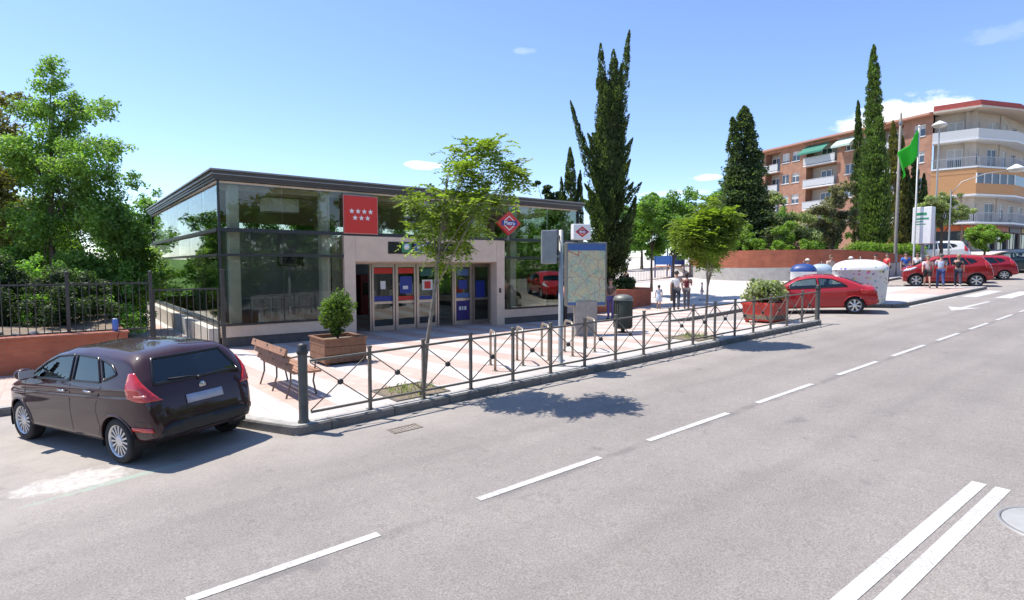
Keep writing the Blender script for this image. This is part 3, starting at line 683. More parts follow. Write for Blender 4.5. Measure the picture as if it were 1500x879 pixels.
# ------------------------------------------------------------------ leaves
def leaf_cloud(C, Rr, n, size, flat=.6, up=0., aspect=.5, droop=0., rng=RNG, shell=.35):
    """n leaf quads spread through ellipsoids C (k,3) of radii Rr (k,3)"""
    C = np.atleast_2d(C); Rr = np.atleast_2d(Rr); k = len(C)
    vol = (Rr[:, 0]*Rr[:, 1]*Rr[:, 2])**.8; idx = rng.choice(k, n, p=vol/vol.sum())
    d = rng.normal(size=(n, 3)); d /= np.linalg.norm(d, axis=1)[:, None]
    r = rng.random(n)**shell
    P = C[idx]+d*Rr[idx]*r[:, None]
    nrm = d*(1-flat)+rng.normal(size=(n, 3))*.55+np.array([0, 0, flat]); nrm /= np.linalg.norm(nrm, axis=1)[:, None]
    a = rng.normal(size=(n, 3))+d*.7+np.array([0, 0, up-droop]); a -= nrm*np.sum(a*nrm, 1)[:, None]; a /= np.linalg.norm(a, axis=1)[:, None]+1e-9
    bb = np.cross(nrm, a); s = size*(.6+.8*rng.random(n))[:, None]
    return leaf_quads(P, a, bb, nrm, s, aspect)
def leaf_quads(P, a, bb, nrm, s, aspect):
    n = len(P)
    V = np.stack([P-a*s*.5, P+bb*s*aspect*.5+nrm*s*.08, P+a*s*.5, P-bb*s*aspect*.5+nrm*s*.08], 1).reshape(-1, 3)
    F = np.arange(n*4).reshape(n, 4); return V, F
def merge(parts):
    Vs, Fs, o = [], [], 0
    for V, F in parts: Vs.append(V); Fs.append(F+o); o += len(V)
    return np.concatenate(Vs), np.concatenate(Fs)
def pinnate(C, Rr, n, rng=RNG, length=.30, leaf=.075, droop=.5):
    """compound leaves: a drooping rachis carrying pairs of leaflets, standing outwards"""
    C = np.atleast_2d(C); Rr = np.atleast_2d(Rr); vol = (Rr.prod(1))**.8; idx = rng.choice(len(C), n, p=vol/vol.sum())
    d = rng.normal(size=(n, 3)); d /= np.linalg.norm(d, axis=1)[:, None]; d[:, 2] = d[:, 2]*.7
    P = C[idx]+d*Rr[idx]*(rng.random(n)**.45)[:, None]
    ax = d+rng.normal(size=(n, 3))*.45; ax[:, 2] += .1; ax /= np.linalg.norm(ax, axis=1)[:, None]
    side = np.cross(ax, [0, 0, 1.]); side /= np.linalg.norm(side, axis=1)[:, None]+1e-9; out = []
    Ls = length*(.6+.7*rng.random(n))[:, None]
    for j in range(6):
        f = (j+.7)/6
        for sg in (-1, 1):
            p = P+ax*Ls*f; p[:, 2] -= droop*(f**2)*Ls[:, 0]*.8
            a = side*sg*.9+ax*.45+rng.normal(size=(n, 3))*.12; a[:, 2] -= .25; a /= np.linalg.norm(a, axis=1)[:, None]
            nr = np.cross(a, ax); nr /= np.linalg.norm(nr, axis=1)[:, None]+1e-9; bb = np.cross(nr, a)
            s = leaf*(.75+.5*rng.random(n))[:, None]
            out.append(leaf_quads(p+a*s*.5, a, bb, nr, s, .36))
    return merge(out)
def limbs(mb, base, tip, targets, r0, bend=.0):
    """trunk from base to tip, with a limb to each target"""
    base, tip = Vector(base), Vector(tip); n = 8; pts = []
    off = Vector((random.uniform(-1, 1), random.uniform(-1, 1), 0))*bend
    for i in range(n+1): f = i/n; pts.append(base.lerp(tip, f)+off*math.sin(f*math.pi)+Vector((random.uniform(-1, 1), random.uniform(-1, 1), 0))*r0*.25*(0 < i < n))
    rs = [r0*(1.35 if i == 0 else 1-.72*i/n) for i in range(n+1)]; mb.tube(pts, rs, 8)
    for q in targets:
        q = Vector(q); f = random.uniform(.5, .95); i = min(n-1, int(f*n)); s = pts[i]
        mid = s.lerp(q, .5)+Vector((0, 0, (q-s).length*.10)); rr = rs[i]*.55
        mb.tube([s, mid, q], [rr, rr*.6, rr*.2], 6)
def tree(name, base, lab, cat, clusters, n, size, lm, trunk_r, tip=None, bark='bark', group=None, pin=False, seed=1, flat=.5, fork=None, aspect=.5, shell=.4, **kw):
    rng = np.random.default_rng(seed); random.seed(seed)
    t = empty(name, base, lab, cat, group)
    C = np.array([c[:3] for c in clusters], float); Rr = np.array([(c[3], c[3], c[3]*(c[4] if len(c) > 4 else .8)) for c in clusters], float)
    b = MB(); tp = tip or (C[:, 0].mean()*.6, C[:, 1].mean()*.6, C[:, 2].max()*.85)
    limbs(b, (0, 0, -.15), tp, [tuple(c) for c in C], trunk_r, kw.get('bend', .0)); b.build('trunk', M[bark], t)
    # break each cluster up into uneven sub-clumps so that the sky shows through
    C2, R2 = [], []
    for c, r in zip(C, Rr):
        k = kw.get('sub', 9)
        d = rng.normal(size=(k, 3)); d /= np.linalg.norm(d, axis=1)[:, None]
        C2.append(c+d*r*(.35+.65*rng.random((k, 1)))); R2.append(r*(.22+.30*rng.random((k, 1))))
    C2, R2 = np.concatenate(C2), np.concatenate(R2)
    if pin: V, F = pinnate(C2, R2, n, rng, kw.get('length', .30), size)
    else: V, F = leaf_cloud(C2, R2, n, size, flat, rng=rng, aspect=aspect, shell=shell)
    np_mesh('crown', V, F, lm, t); return t
def plume_tree(name, base, lab, cat, plumes, n, size, lm, trunk_r, group=None, seed=1, trunk_h=1., ratio=1., gap=0., up=1.5, fat=1.0):
    """cypress: spindles of upright sprays. plume: (x,y,z) foot, (x,y,z) tip, radius"""
    rng = np.random.default_rng(seed); random.seed(seed)
    t = empty(name, base, lab, cat, group); b = MB()
    top = max(plumes, key=lambda p: p[1][2])[1]
    limbs(b, (0, 0, -.15), (top[0]*.6, top[1]*.6, top[2]*.75), [], trunk_r); b.build('trunk', M['bark'], t)
    L = np.array([np.linalg.norm(np.subtract(p[1], p[0]))*p[2] for p in plumes]); parts = []
    for p, w in zip(plumes, L/L.sum()):
        k = int(n*w); A, B_ = np.array(p[0], float), np.array(p[1], float); ax = B_-A; ln = np.linalg.norm(ax); ax /= ln
        f = rng.random(k)**(1/1.15)
        # tufts: quantise along and around for a shaggy outline
        nt = max(12, int(ln/ .22)*7); tf = rng.random(nt); tphi = rng.random(nt)*6.283; tr = .52+.68*rng.random(nt)
        idx = rng.integers(0, nt, k); f = np.clip(tf[idx]+rng.normal(size=k)*.018*6/max(ln, 1), 0, 1); phi = tphi[idx]+rng.normal(size=k)*.32
        prof = np.minimum(1, (1-f)**.62*1.25)*np.minimum(1, .45+f*4)*p[2]*fat
        rr = prof*tr[idx]*(.62+.38*rng.random(k)**.5)
        e1 = np.cross(ax, [.3, 1, .1]); e1 /= np.linalg.norm(e1); e2 = np.cross(ax, e1)
        rad = e1*np.cos(phi)[:, None]+e2*np.sin(phi)[:, None]
        P = A+ax*(f*ln)[:, None]+rad*rr[:, None]
        a = ax*up+rad*.75+rng.normal(size=(k, 3))*.35; a /= np.linalg.norm(a, axis=1)[:, None]
        nr = rad+rng.normal(size=(k, 3))*.5; nr -= a*np.sum(a*nr, 1)[:, None]; nr /= np.linalg.norm(nr, axis=1)[:, None]
        s = size*(.6+.8*rng.random(k))[:, None]; parts.append(leaf_quads(P, a, np.cross(nr, a), nr, s, .42*ratio))
    V, F = merge(parts); np_mesh('crown', V, F, lm, t); return t
LM = {k: leafmat(k+'_leaves', c, i, v, s) for k, c, i, v, s in [
    ('young', (0.1803, 0.243, 0.0439), .35, .3, 1.5), ('fresh', (0.1597, 0.2725, 0.0602), .45, .35, 1.2), ('broad', (0.1719, 0.3069, 0.0736), .55, .4, 1.0), ('elm', (0.2104, 0.3297, 0.0842), .5, .4, 1.0), ('dark', (0.0496, 0.0797, 0.0319), .5, .4, 1.2),
    ('cypress', (0.0812, 0.1146, 0.043), .55, .45, .9), ('cypress_g', (0.1199, 0.1798, 0.0508), .5, .4, .7), ('fir', (0.0784, 0.1128, 0.0539), .5, .4, .8), ('olive', (0.2686, 0.3052, 0.1553), .45, .35, .9), ('hedge', (0.1793, 0.2818, 0.0478), .4, .3, 1.1),
    ('box', (0.1059, 0.1708, 0.0307), .45, .3, 4), ('gold', (0.1665, 0.1554, 0.0488), .5, .4, .9), ('lush', (0.1281, 0.2391, 0.0478), .5, .4, .9)]}

# ------------------------------------------------------------------ planters
def shrub(parent, name, c, r, n, size, lm, rng, flat=.3, sub=14):
    d = rng.normal(size=(sub, 3)); d /= np.linalg.norm(d, axis=1)[:, None]
    C = np.array(c)+d*np.array(r)*(.3+.5*rng.random((sub, 1))); R2 = np.array(r)*(.30+.25*rng.random((sub, 1)))
    V, F = leaf_cloud(C, R2, n, size, flat, rng=rng, shell=.5); return np_mesh(name, V, F, lm, parent)
def wooden_planter():
    x, y = 4.40, 12.1; z = gz(5, 12.6); w = .95; h = .57
    t = empty('wooden_planter', (x, y, z), 'square brown plank planter box of dark weathered wood beside the bench', 'planter')
    b = MB(); p = .17
    for i in range(3):
        z0 = .06+i*(p+.008)
        b.bbox(0, 0, z0, w, .04, z0+p, .006); b.bbox(0, w-.04, z0, w, w, z0+p, .006); b.bbox(0, .04, z0, .04, w-.04, z0+p, .006); b.bbox(w-.04, .04, z0, w, w-.04, z0+p, .006)
    b.build('planks', M['wood'], t)
    b = MB()
    for xx in (.045, w-.105):
        for yy in (.045, w-.105): b.box(xx, yy, 0, xx+.06, yy+.06, h-.02)
    b.build('corner_posts', M['wood'], t)
    b = MB(); b.bbox(-.025, -.025, h-.005, w+.025, .05, h+.025, .006); b.bbox(-.025, w-.05, h-.005, w+.025, w+.025, h+.025, .006); b.bbox(-.025, .05, h-.005, .05, w-.05, h+.025, .006); b.bbox(w-.05, .05, h-.005, w+.025, w-.05, h+.025, .006); b.build('rim', M['wood'], t)
    b = MB(); b.box(.05, .05, .1, w-.05, w-.05, h-.06); b.build('soil', M['soil'], t)
    s = empty('potted_bush', (x+w/2, y+w/2, z+h-.07), 'round clipped light green bush growing in the wooden planter', 'bush')
    b = MB(); rng = np.random.default_rng(5)
    for k in range(6): a = k*1.05; b.tube([(0, 0, 0), (.05*math.cos(a), .05*math.sin(a), .25), (.20*math.cos(a), .2*math.sin(a), .65)], [.022, .016, .006], 6)
    b.build('stems', M['bark'], s)
    shrub(s, 'foliage', (0, 0, .66), (.44, .44, .44), 5200, .075, LM['box'], rng, sub=40)
    shrub(s, 'low_foliage', (0, 0, .22), (.16, .16, .18), 420, .07, LM['box'], rng)
wooden_planter()
def red_planter():
    x, y = 16.5, 8.5; z = gz(17, 9); w = 1.0; h = .60
    t = empty('red_planter', (x, y, z), 'bright red square planter box behind the railing next to the red coupe', 'planter')
    m = mat('red_planter_paint', (.52, .045, .03), .5, var=.12)
    b = MB(); b.add([(.06, .06, .05), (w-.06, .06, .05), (w-.06, w-.06, .05), (.06, w-.06, .05), (0, 0, h), (w, 0, h), (w, w, h), (0, w, h)], [(0, 3, 2, 1), (0, 1, 5, 4), (1, 2, 6, 5), (2, 3, 7, 6), (3, 0, 4, 7)])
    for q in (.08, w-.16):
        for r in (.08, w-.16): b.box(q, r, -.02, q+.08, r+.08, .05)
    b.build('tub', m, t)
    b = MB(); e = .03
    b.bbox(-e, -e, h-.07, w+e, .03, h+.012, .008); b.bbox(-e, w-.03, h-.07, w+e, w+e, h+.012, .008); b.bbox(-e, .03, h-.07, .03, w-.03, h+.012, .008); b.bbox(w-.03, .03, h-.07, w+e, w-.03, h+.012, .008); b.build('rim', m, t)
    b = MB(); b.box(.04, .04, .1, w-.04, w-.04, h-.08); b.build('soil', M['soil'], t)
    s = empty('planter_shrub', (x+w/2, y+w/2, z+h-.08), 'spreading yellow green shrub overflowing the red planter', 'bush')
    b = MB()
    for k in range(7): a = k*.9; b.tube([(0, 0, 0), (.18*math.cos(a), .18*math.sin(a), .3), (.45*math.cos(a), .45*math.sin(a), .6)], [.02, .014, .005], 6)
    b.build('stems', M['bark'], s); rng = np.random.default_rng(6)
    shrub(s, 'foliage', (0, 0, .38), (.62, .62, .40), 2600, .13, LM['olive'], rng, sub=26)
red_planter()

# ------------------------------------------------------------------ traffic signal seen from behind, map totem, bin, hoops
def signal():
    x, y = 7.85, 8.40; t = empty('traffic_signal', (x, y, gz(x, y)), 'grey traffic signal seen from behind on a plain grey pole at the kerb', 'traffic light')
    b = MB(); b.lathe([(.11, 0), (.11, .012), (.055, .03), (.05, .25), (.045, 2.72), (.001, 2.73)], 14); b.build('pole', M['pole_grey'], t)
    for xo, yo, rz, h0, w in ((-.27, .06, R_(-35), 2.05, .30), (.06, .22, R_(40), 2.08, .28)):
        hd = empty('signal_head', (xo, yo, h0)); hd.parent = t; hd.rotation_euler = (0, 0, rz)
        b = MB(); b.bbox(-w/2, -.07, 0, w/2, .09, .66, .02); b.build('housing', M['grey_metal'] if xo < 0 else mat('shaded_housing', (.12, .125, .13), .5, .3, var=.15), hd)  # second head painted darker, as the side turned from the light
        b = MB()
        for k in range(2):
            b.lathe([(.11, .0), (.115, .16), (.10, .16), (.10, .0)], 16, (0, .092, .18+k*.30), 0, True, 'y')
        b.build('visor', M['black'], hd)
    b = MB(); b.beam((0, 0, 2.2), (-.27, .06, 2.2), .04, .04); b.beam((0, 0, 2.6), (-.27, .06, 2.6), .04, .04); b.beam((0, 0, 2.3), (.06, .22, 2.3), .04, .04); b.build('bracket', M['grey_metal'], t)
signal()
def totem():
    x, y = 11.75, 11.55; z = gz(x, y)
    t = empty('map_totem', (x, y, z), 'metro map panel on a grey pedestal standing behind the kerb railing', 'information panel')
    t.rotation_euler = (0, 0, R_(-31)); d = .24
    b = MB(); b.bbox(-.31, -.16, -.05, .31, .16, 1.0, .02); b.build('pedestal', mat('pedestal_grey', (.30, .28, .26), .6, var=.2), t)
    b = MB(); b.bbox(-.60, -d/2, .84, .60, d/2, 2.66, .04); b.build('case', mat('case_metal', (.22, .22, .20), .4, .5), t)
    b = MB(); b.box(-.54, -d/2-.008, .96, .54, -d/2-.002, 2.42); mp = bpy.data.materials.new('map_print'); mp.use_nodes = True; nt = mp.node_tree; g = NG(nt); bs = nt.nodes['Principled BSDF']; bs.inputs['Roughness'].default_value = .12
    tc = nt.nodes.new('ShaderNodeTexCoord'); v = tc.outputs['Object']
    c = g.mix(g.rng(g.noise(2.2, 6, .6, v), .45, .55, 0, 1), (.55, .50, .30), (.40, .47, .33)); c = g.mix(g.rng(g.noise(3.1, 5, .6, v), .58, .62, 0, .7), c, (.25, .48, .36))
    
    def net(scale, w0, w1):
        vo = nt.nodes.new('ShaderNodeTexVoronoi'); vo.feature = 'DISTANCE_TO_EDGE'; vo.inputs['Scale'].default_value = scale; nt.links.new(v, vo.inputs['Vector']); return g.rng(vo.outputs[0], w0, w1, 1, 0)
    c = g.mix(g.mth('MULTIPLY', net(15, .03, .07), .55), c, (.66, .63, .55)); c = g.mix(g.mth('MULTIPLY', net(4.2, .012, .02), .8), c, (.10, .22, .42)); c = g.mix(g.mth('MULTIPLY', net(2.9, .010, .016), .8), c, (.45, .10, .08))
    w = nt.nodes.new('ShaderNodeTexWave'); w.inputs['Scale'].default_value = 1.1; w.inputs['Distortion'].default_value = 9; w.inputs['Detail'].default_value = 3; nt.links.new(v, w.inputs[0])
    c = g.mix(g.rng(w.outputs[1], .90, .99, 0, .35), c, (.55, .50, .38)); c = g.mix(g.rng(g.noise(16, 4, .7, v), .60, .66, 0, .35), c, (.30, .28, .22)); nt.links.new(c, bs.inputs['Base Color'])
    b.build('map', mp, t)
    b = MB(); b.box(-.54, -d/2-.010, 2.425, .54, -d/2-.002, 2.60); b.box(-.54, -d/2-.010, .88, .54, -d/2-.002, .955); b.build('header_strip', mat('header_blue', (.06, .13, .34), .3), t)
    b = MB(); b.bbox(-.40, -.17, 2.72, .10, .17, 3.16, .02); bx = b.build('light_box', M['white_paint'], t)
    b = MB(); b.box(-.22, -.05, 2.64, -.08, .05, 2.73); b.build('light_box_neck', M['grey_metal'], t)
    lg = empty('logo', (-.15, 0, 0)); lg.parent = t; metro_logo(lg, .195, -.176, 2.94, .004, LOGO_RED, True)
totem()
def bin_():
    x, y = 12.85, 11.1; t = empty('litter_bin', (x, y, gz(x, y)), 'dark green cylindrical litter bin with a rounded lid beside the map panel', 'litter bin'); m = mat('bin_green', (.055, .065, .05), .5, .2, var=.25)
    b = MB(); b.lathe([(.001, .12), (.24, .12), (.26, .15), (.265, .90), (.25, .92)], 22); b.build('drum', m, t)
    b = MB()
    for k in range(22): a = k*2*math.pi/22; b.box(-.008, .262, .15, .008, .276, .89); s = len(b.v)-8; b.xform(Matrix.Rotation(a, 4, 'Z'), s)
    b.build('ribs', m, t)
    b = MB(); b.lathe([(.29, .93), (.295, .97), (.25, 1.05), (.14, 1.10), (.001, 1.115)], 22); b.lathe([(.29, .93), (.001, .93)], 22); b.build('lid', mat('bin_lid', (.16, .165, .15), .5, .2, var=.2), t)
    b = MB(); b.tube([(0, .0, 0), (0, 0, .13)], .06); b.lathe([(.16, 0), (.16, .02), (.001, .02)], 16); b.build('foot', m, t)
bin_()
hoop_lab = ['bare metal cycle hoop nearest the bench behind the railing', 'second cycle hoop from the bench behind the railing', 'middle cycle hoop of the five behind the railing', 'cycle hoop just beside the traffic signal pole', 'cycle hoop between the signal pole and the map panel']
HM = mat('hoop_metal', (.34, .29, .23), .4, .5, var=.15)
for i in range(5):
    x, y = 6.62+i*.72, 8.95+.02*i
    t = empty('cycle_hoop', (x, y, gz(x, y)), hoop_lab[i], 'cycle stand', 'cycle hoops behind the railing')
    b = MB(); h = .74; L = .58; pts = [(0, 0, -.05), (0, 0, h-.12), (.035, .03, h-.04), (.12, .10, h), (L-.1, .50, h), (L-.03, .56, h-.04), (L, .59, h-.12), (L, .59, -.05)]
    b.tube([(p[0]*.55, p[1], p[2]) for p in pts], .026, 8); b.build('tube', HM, t)
    b = MB(); b.lathe([(.06, 0), (.06, .01), (.03, .012)], 12); b.lathe([(.06, 0), (.06, .01), (.03, .012)], 12, (L*.55, .59, 0)); b.build('base_plates', HM, t)

# ------------------------------------------------------------------ left side: brick wall, planting bed, iron fence
def left_side():
    y = 15.6
    t = empty('brick_wall', (-14, y, -2.5), 'low red brick wall behind the dark hatchback with soil on top', 'wall')
    b = MB(); b.box(0, 0, -.2, 15.15, .28, .955); b.build('brickwork', M['brick_red'], t)
    b = MB(); b.bbox(-.02, -.025, .955, 15.18, .305, 1.0, .008); b.build('coping', mat('coping_red', (.33, .12, .075), .85, var=.25), t)
    b = MB(); b.box(14.87, .28, -.2, 15.15, 9, .955); b.build('side_brickwork', M['brick_red'], t)
    def bed(x, yy): return -1.56+.18*min(1, (yy-15.9)/3)+.06*math.sin(x*2.1+yy)+.05*math.sin(x*.9-yy*1.7)
    grid_sheet('planting_bed', steps(-40, 1.0, .4)+[1.0], steps(15.88, 26, .4)+[26, 30, 40, 60], bed, M['soil'])
    rng = random.Random(3)
    for i in range(16):
        x = -3.2+i*.26+rng.uniform(-.08, .08); yy = 16.0+rng.uniform(0, .25); r = rng.uniform(.07, .17)
        bm = bmesh.new(); bmesh.ops.create_icosphere(bm, subdivisions=2, radius=1)
        for v in bm.verts: v.co *= 1+.25*math.sin(v.co.x*3.1+i)+.18*math.sin(v.co.y*4.3+2*i)+.12*math.sin(v.co.z*5+i); v.co.x *= r*1.3; v.co.y *= r; v.co.z *= r*.75
        mb = MB(); mb.frombm(bm, 0, True); o = mb.build('rock', M['rock']); o.location = (x, yy, bed(x, yy)+r*.15); o.rotation_euler = (0, 0, rng.uniform(0, 6))
        tag(o, 'grey rough stone lying in the row on the bed under the fence', 'rock', 'rocks along the planting bed')
    # iron fence on the bed, then down to the ground beside the station
    t = empty('iron_fence', (-12, 15.95, -1.55), 'black iron bar fence on the red brick wall under the trees', 'fence')
    m = M['iron']; x1 = 13.66-.02
    for x in (3.1, 5.12, 7.14, 9.16, 12.1, 13.66):
        b = MB(); b.box(x-.035, -.035, -.45, x+.035, .035, 1.30); b.bbox(x-.045, -.045, 1.30, x+.045, .045, 1.34, .01); b.lathe([(.001, 1.42), (.04, 1.40), (.045, 1.37), (.02, 1.34)], 10, (x, 0, 0)); b.build('post', m, t)
    b = MB()
    for z in (.06, 1.12): b = MB(); b.box(0, -.02, z-.018, x1, .02, z+.018); b.build('rail', m, t)
    b = MB(); x = .07
    while x < x1: b.box(x-.0085, -.0085, .0, x+.0085, .0085, 1.20); x += .135
    b.build('bars', m, t)
    t2 = empty('iron_gate', (1.70, 15.95, -2.28), 'narrow black iron gate between the fence and the station corner', 'gate')
    b = MB(); b.box(0, -.02, .10, 1.42, .02, .14); b.box(0, -.02, 1.66, 1.42, .02, 1.70); b.box(0, -.018, .14, .036, .018, 1.66); b.box(1.384, -.018, .14, 1.42, .018, 1.66); b.build('gate_frame', m, t2)
    b = MB()
    for k in range(9): x = .14+k*.142; b.box(x-.008, -.008, .14, x+.008, .008, 1.66)
    b.build('bars', m, t2)
    b = MB(); b.box(1.475, -.04, -.1, 1.555, .04, 2.12); b.bbox(1.465, -.05, 2.12, 1.565, .05, 2.17, .012); b.build('post', m, t2)
    c = empty('drink_can', (.93, 15.72, -1.5), 'blue and white can left standing on the end of the brick wall', 'can')
    b = MB(); b.lathe([(.001, 0), (.05, 0), (.06, .02), (.06, .24), (.05, .27)], 16); b.build('body', mat('can_blue', (.08, .16, .5), .3, .2), c)
    b = MB(); b.lathe([(.05, .27), (.052, .285), (.045, .29), (.001, .285)], 16); b.build('lid', mat('can_lid', (.6, .62, .65), .3, .7), c)
left_side()

# ------------------------------------------------------------------ right side: planter wall, curved wall, raised garden
def wall_run(mb, pts, z0f, z1, w, m):
    """wall of thickness w to the left of the run pts"""
    P = [Vector(p) for p in pts]; n = len(P); off = []
    for i in range(n):
        t = (P[min(i+1, n-1)]-P[max(i-1, 0)]).normalized(); off.append(P[i]+Vector((-t.y, t.x))*w)
    vs = []
    for i in range(n):
        zt = z1(i) if callable(z1) else z1; zb = z0f(i) if callable(z0f) else z0f
        vs += [(P[i].x, P[i].y, zb), (P[i].x, P[i].y, zt), (off[i].x, off[i].y, zt), (off[i].x, off[i].y, zb)]
    fs = []
    for i in range(n-1):
        for k in range(4): fs.append((i*4+k, i*4+(k+1) % 4, i*4+4+(k+1) % 4, i*4+4+k))
    fs += [(0, 1, 2, 3), (n*4-1, n*4-2, n*4-3, n*4-4)]
    mb.add(vs, fs, m)
def spline(pts, n=8):
    out = []; P = [Vector(p) for p in pts]
    for i in range(len(P)-1):
        a, b, c, d = P[max(i-1, 0)], P[i], P[i+1], P[min(i+2, len(P)-1)]
        for k in range(n):
            t = k/n; out.append(.5*((2*b)+(c-a)*t+(2*a-5*b+4*c-d)*t*t+(3*b-a-3*c+d)*t**3))
    return out+[P[-1]]
def right_side():
    t = empty('brick_planter', (18.4, 17.6, -2.2), 'low red brick planter wall around the foot of the big cypress', 'planter')
    R = [(0, 0), (4.0, 0), (4.55, .55), (4.55, 3.6), (3.9, 4.2), (-.8, 4.2), (-.8, .6), (0, 0)]
    b = MB(); wall_run(b, R, -.2, lambda i: 1.05+.10*i/7, .28, 0); b.build('brickwork', M['brick_red'], t)
    b = MB(); b.add([(0, .2, .85), (4.0, .2, .85), (4.3, .6, .85), (4.3, 3.5, .9), (3.8, 3.9, .9), (-.5, 3.9, .85), (-.5, .7, .85)], [tuple(range(7))]); b.build('soil', M['soil'], t)
    # long curved retaining wall: grey stone foot, brick above
    line = spline([(40.5, 28), (37.6, 25.2), (36.6, 22), (37.0, 18.8), (38.6, 16.2), (41.5, 14.6), (46, 13.9), (52, 13.9)], 6)
    line = [p for p in line]
    run = list(reversed(line)); z = lambda i: gz(run[i].x, run[i].y)
    top = lambda i: .98-.45*max(0, min(1, (run[i].x-39)/8))
    t = empty('curved_wall', (0, 0, 0), 'long curved red brick retaining wall with grey stone foot across the square', 'wall')
    b = MB(); wall_run(b, [(p.x, p.y) for p in run], lambda i: z(i)-.3, lambda i: min(z(i)+.88, top(i)-.5), -.5, 0); b.build('stone_foot', mat('grey_foot_stone', (.42, .40, .37), .85, var=.15, scale=3), t)
    ins = [Vector((p.x, p.y)) for p in run]
    def inset(i):
        tt = (ins[min(i+1, len(ins)-1)]-ins[max(i-1, 0)]).normalized(); return ins[i]-Vector((-tt.y, tt.x))*.05
    q = [inset(i) for i in range(len(ins))]
    b = MB(); wall_run(b, q, lambda i: min(z(i)+.88, top(i)-.5), top, -.35, 0); b.build('brickwork', M['brick_red'], t)
    # garden terrace behind
    vs, fs = [], []; n = len(run)
    for i in range(n):
        c = Vector((62, 24)); p = q[i]; d = (c-p)
        for k, f in enumerate((.02, .12, .35, .7, 1.0)):
            w = p+d*f; vs.append((w.x, w.y, top(i)-.12+f*.75))
    for i in range(n-1):
        for k in range(4): fs.append((i*5+k, i*5+k+1, i*5+k+6, i*5+k+5))
    b = MB(); b.add(vs, fs, 0, True); o = b.build('garden_terrace', M['earth'], fix=False); o['kind'] = 'structure'
    # clipped hedge along the wall
    t = empty('clipped_hedge', (43, 17, .6), 'long clipped bright green hedge above the brick wall', 'hedge'); rng = np.random.default_rng(9)
    C = []; 
    for s in np.linspace(0, 1, 60): C.append((1.0+s*9.4, .2-1.4*s, .45+.05*rng.normal()))
    V, F = leaf_cloud(np.array(C), np.tile((.45, .6, .62), (60, 1)), 9000, .16, .4, rng=rng, shell=.4); np_mesh('foliage', V, F, LM['hedge'], t)
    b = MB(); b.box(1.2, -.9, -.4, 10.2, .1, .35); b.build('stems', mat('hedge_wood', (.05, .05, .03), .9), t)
right_side()

# ------------------------------------------------------------------ lamps, flag, sign, igloos
def lamp_post(name, x, y, h, label, arm=None, head=True, r=.11, z=None):
    z = gz(x, y) if z is None else z; t = empty(name, (x, y, z), label, 'street lamp')
    b = MB(); b.lathe([(r*1.8, -.1), (r*1.8, .04), (r*1.2, .10), (r, .8), (r*.6, h)], 14)
    if arm: b.tube([(0, 0, h-.3)]+[tuple(p) for p in arm], [r*.5]*(len(arm)+1), 8)
    b.build('pole', M['pole_grey'], t)
    e = Vector(arm[-1]) if arm else Vector((0, 0, h))
    b = MB(); b.lathe([(.001, .34), (.10, .30), (.42, .10), (.50, 0), (.46, -.03)], 18, e); b.build('lamp_head', M['white_paint'], t)
    b = MB(); b.lathe([(.45, -.03), (.30, -.16), (.001, -.20)], 18, e); b.build('lamp_glass', mat('lamp_glass', (.6, .6, .58), .2), t)
lamp_post('street_lamp', 51.0, 14.2, 9.9, 'tall grey street lamp with a white dish head before the apartment block', r=.07, z=.3)
t = empty('flood_mast', (43.5, 14.25, gz(43.5, 14.1)), 'very tall plain grey mast beside the green flag', 'mast')
b = MB(); b.lathe([(.18, 0), (.16, .1), (.11, .6), (.075, 10.6), (.001, 10.62)], 14); b.build('pole', mat('mast_brown_grey', (.20, .185, .165), .6, .2, var=.2), t)
b = MB(); b.lathe([(.11, 9.9), (.11, 10.05)], 14); b.lathe([(.125, .9), (.125, 1.5)], 14); b.build('collar', M['grey_metal'], t)
t = empty('flagpole', (40.55, 12.3, gz(40.5, 12.3)), 'white flagpole carrying the green flag', 'flagpole')
b = MB(); b.lathe([(.10, 0), (.06, .1), (.045, 9.1), (.001, 9.12)], 12); b.build('pole', M['pole_grey'], t)
b = MB(); b.blob((0, 0, 9.16), .07); b.build('finial', M['white_paint'], t)
def flag():
    t = empty('flag', (40.55, 12.3, 8.1), 'bright green flag hanging in folds from the flagpole', 'flag')
    n, k = 22, 12; vs, fs = [], []
    for i in range(n+1):
        for j in range(k+1):
            u, v = i/n, j/k                                   # u along the fly, v down the hoist
            fold = .26*math.sin(u*9+v*2.2)*u+.10*math.sin(u*17+v*3)*u
            out = u*1.75-.10*v*u; z = -v*1.55*(1-.2*u)-u*1.75-.14*math.sin(u*6+v)*u
            vs.append((-out*.75+fold*.5, out*.30+fold, z))
    for i in range(n):
        for j in range(k): a = i*(k+1)+j; fs.append((a, a+1, a+k+2, a+k+1))
    m = mat('flag_green', (.06, .52, .05), .7, trans=(1.2, 1.5, .8))
    b = MB(); b.add(vs, fs, 0, True); o = b.build('cloth', m, t); s = o.modifiers.new('thick', 'SOLIDIFY'); s.thickness = .006
flag()
t = empty('advert_sign', (41.0, 12.0, gz(41, 12)), 'white upright sign board with green marks on a grey post', 'sign', rz=R_(-93))
b = MB(); b.lathe([(.12, -.2), (.10, 2.2)], 12); b.build('post', M['grey_metal'], t)
b = MB(); b.bbox(-.50, -.28, 2.15, .50, .28, 4.35, .03); b.build('board', M['white_paint'], t)
b = MB(); g_ = .283
for z, w, h in ((3.85, .30, .16), (3.60, .36, .10), (3.45, .20, .06), (3.30, .28, .05)): b.box(-.36, -g_-.004, z, -.36+w*2, -g_, z+h)
b.build('green_marks', mat('sign_green', (.04, .30, .14), .5), t)
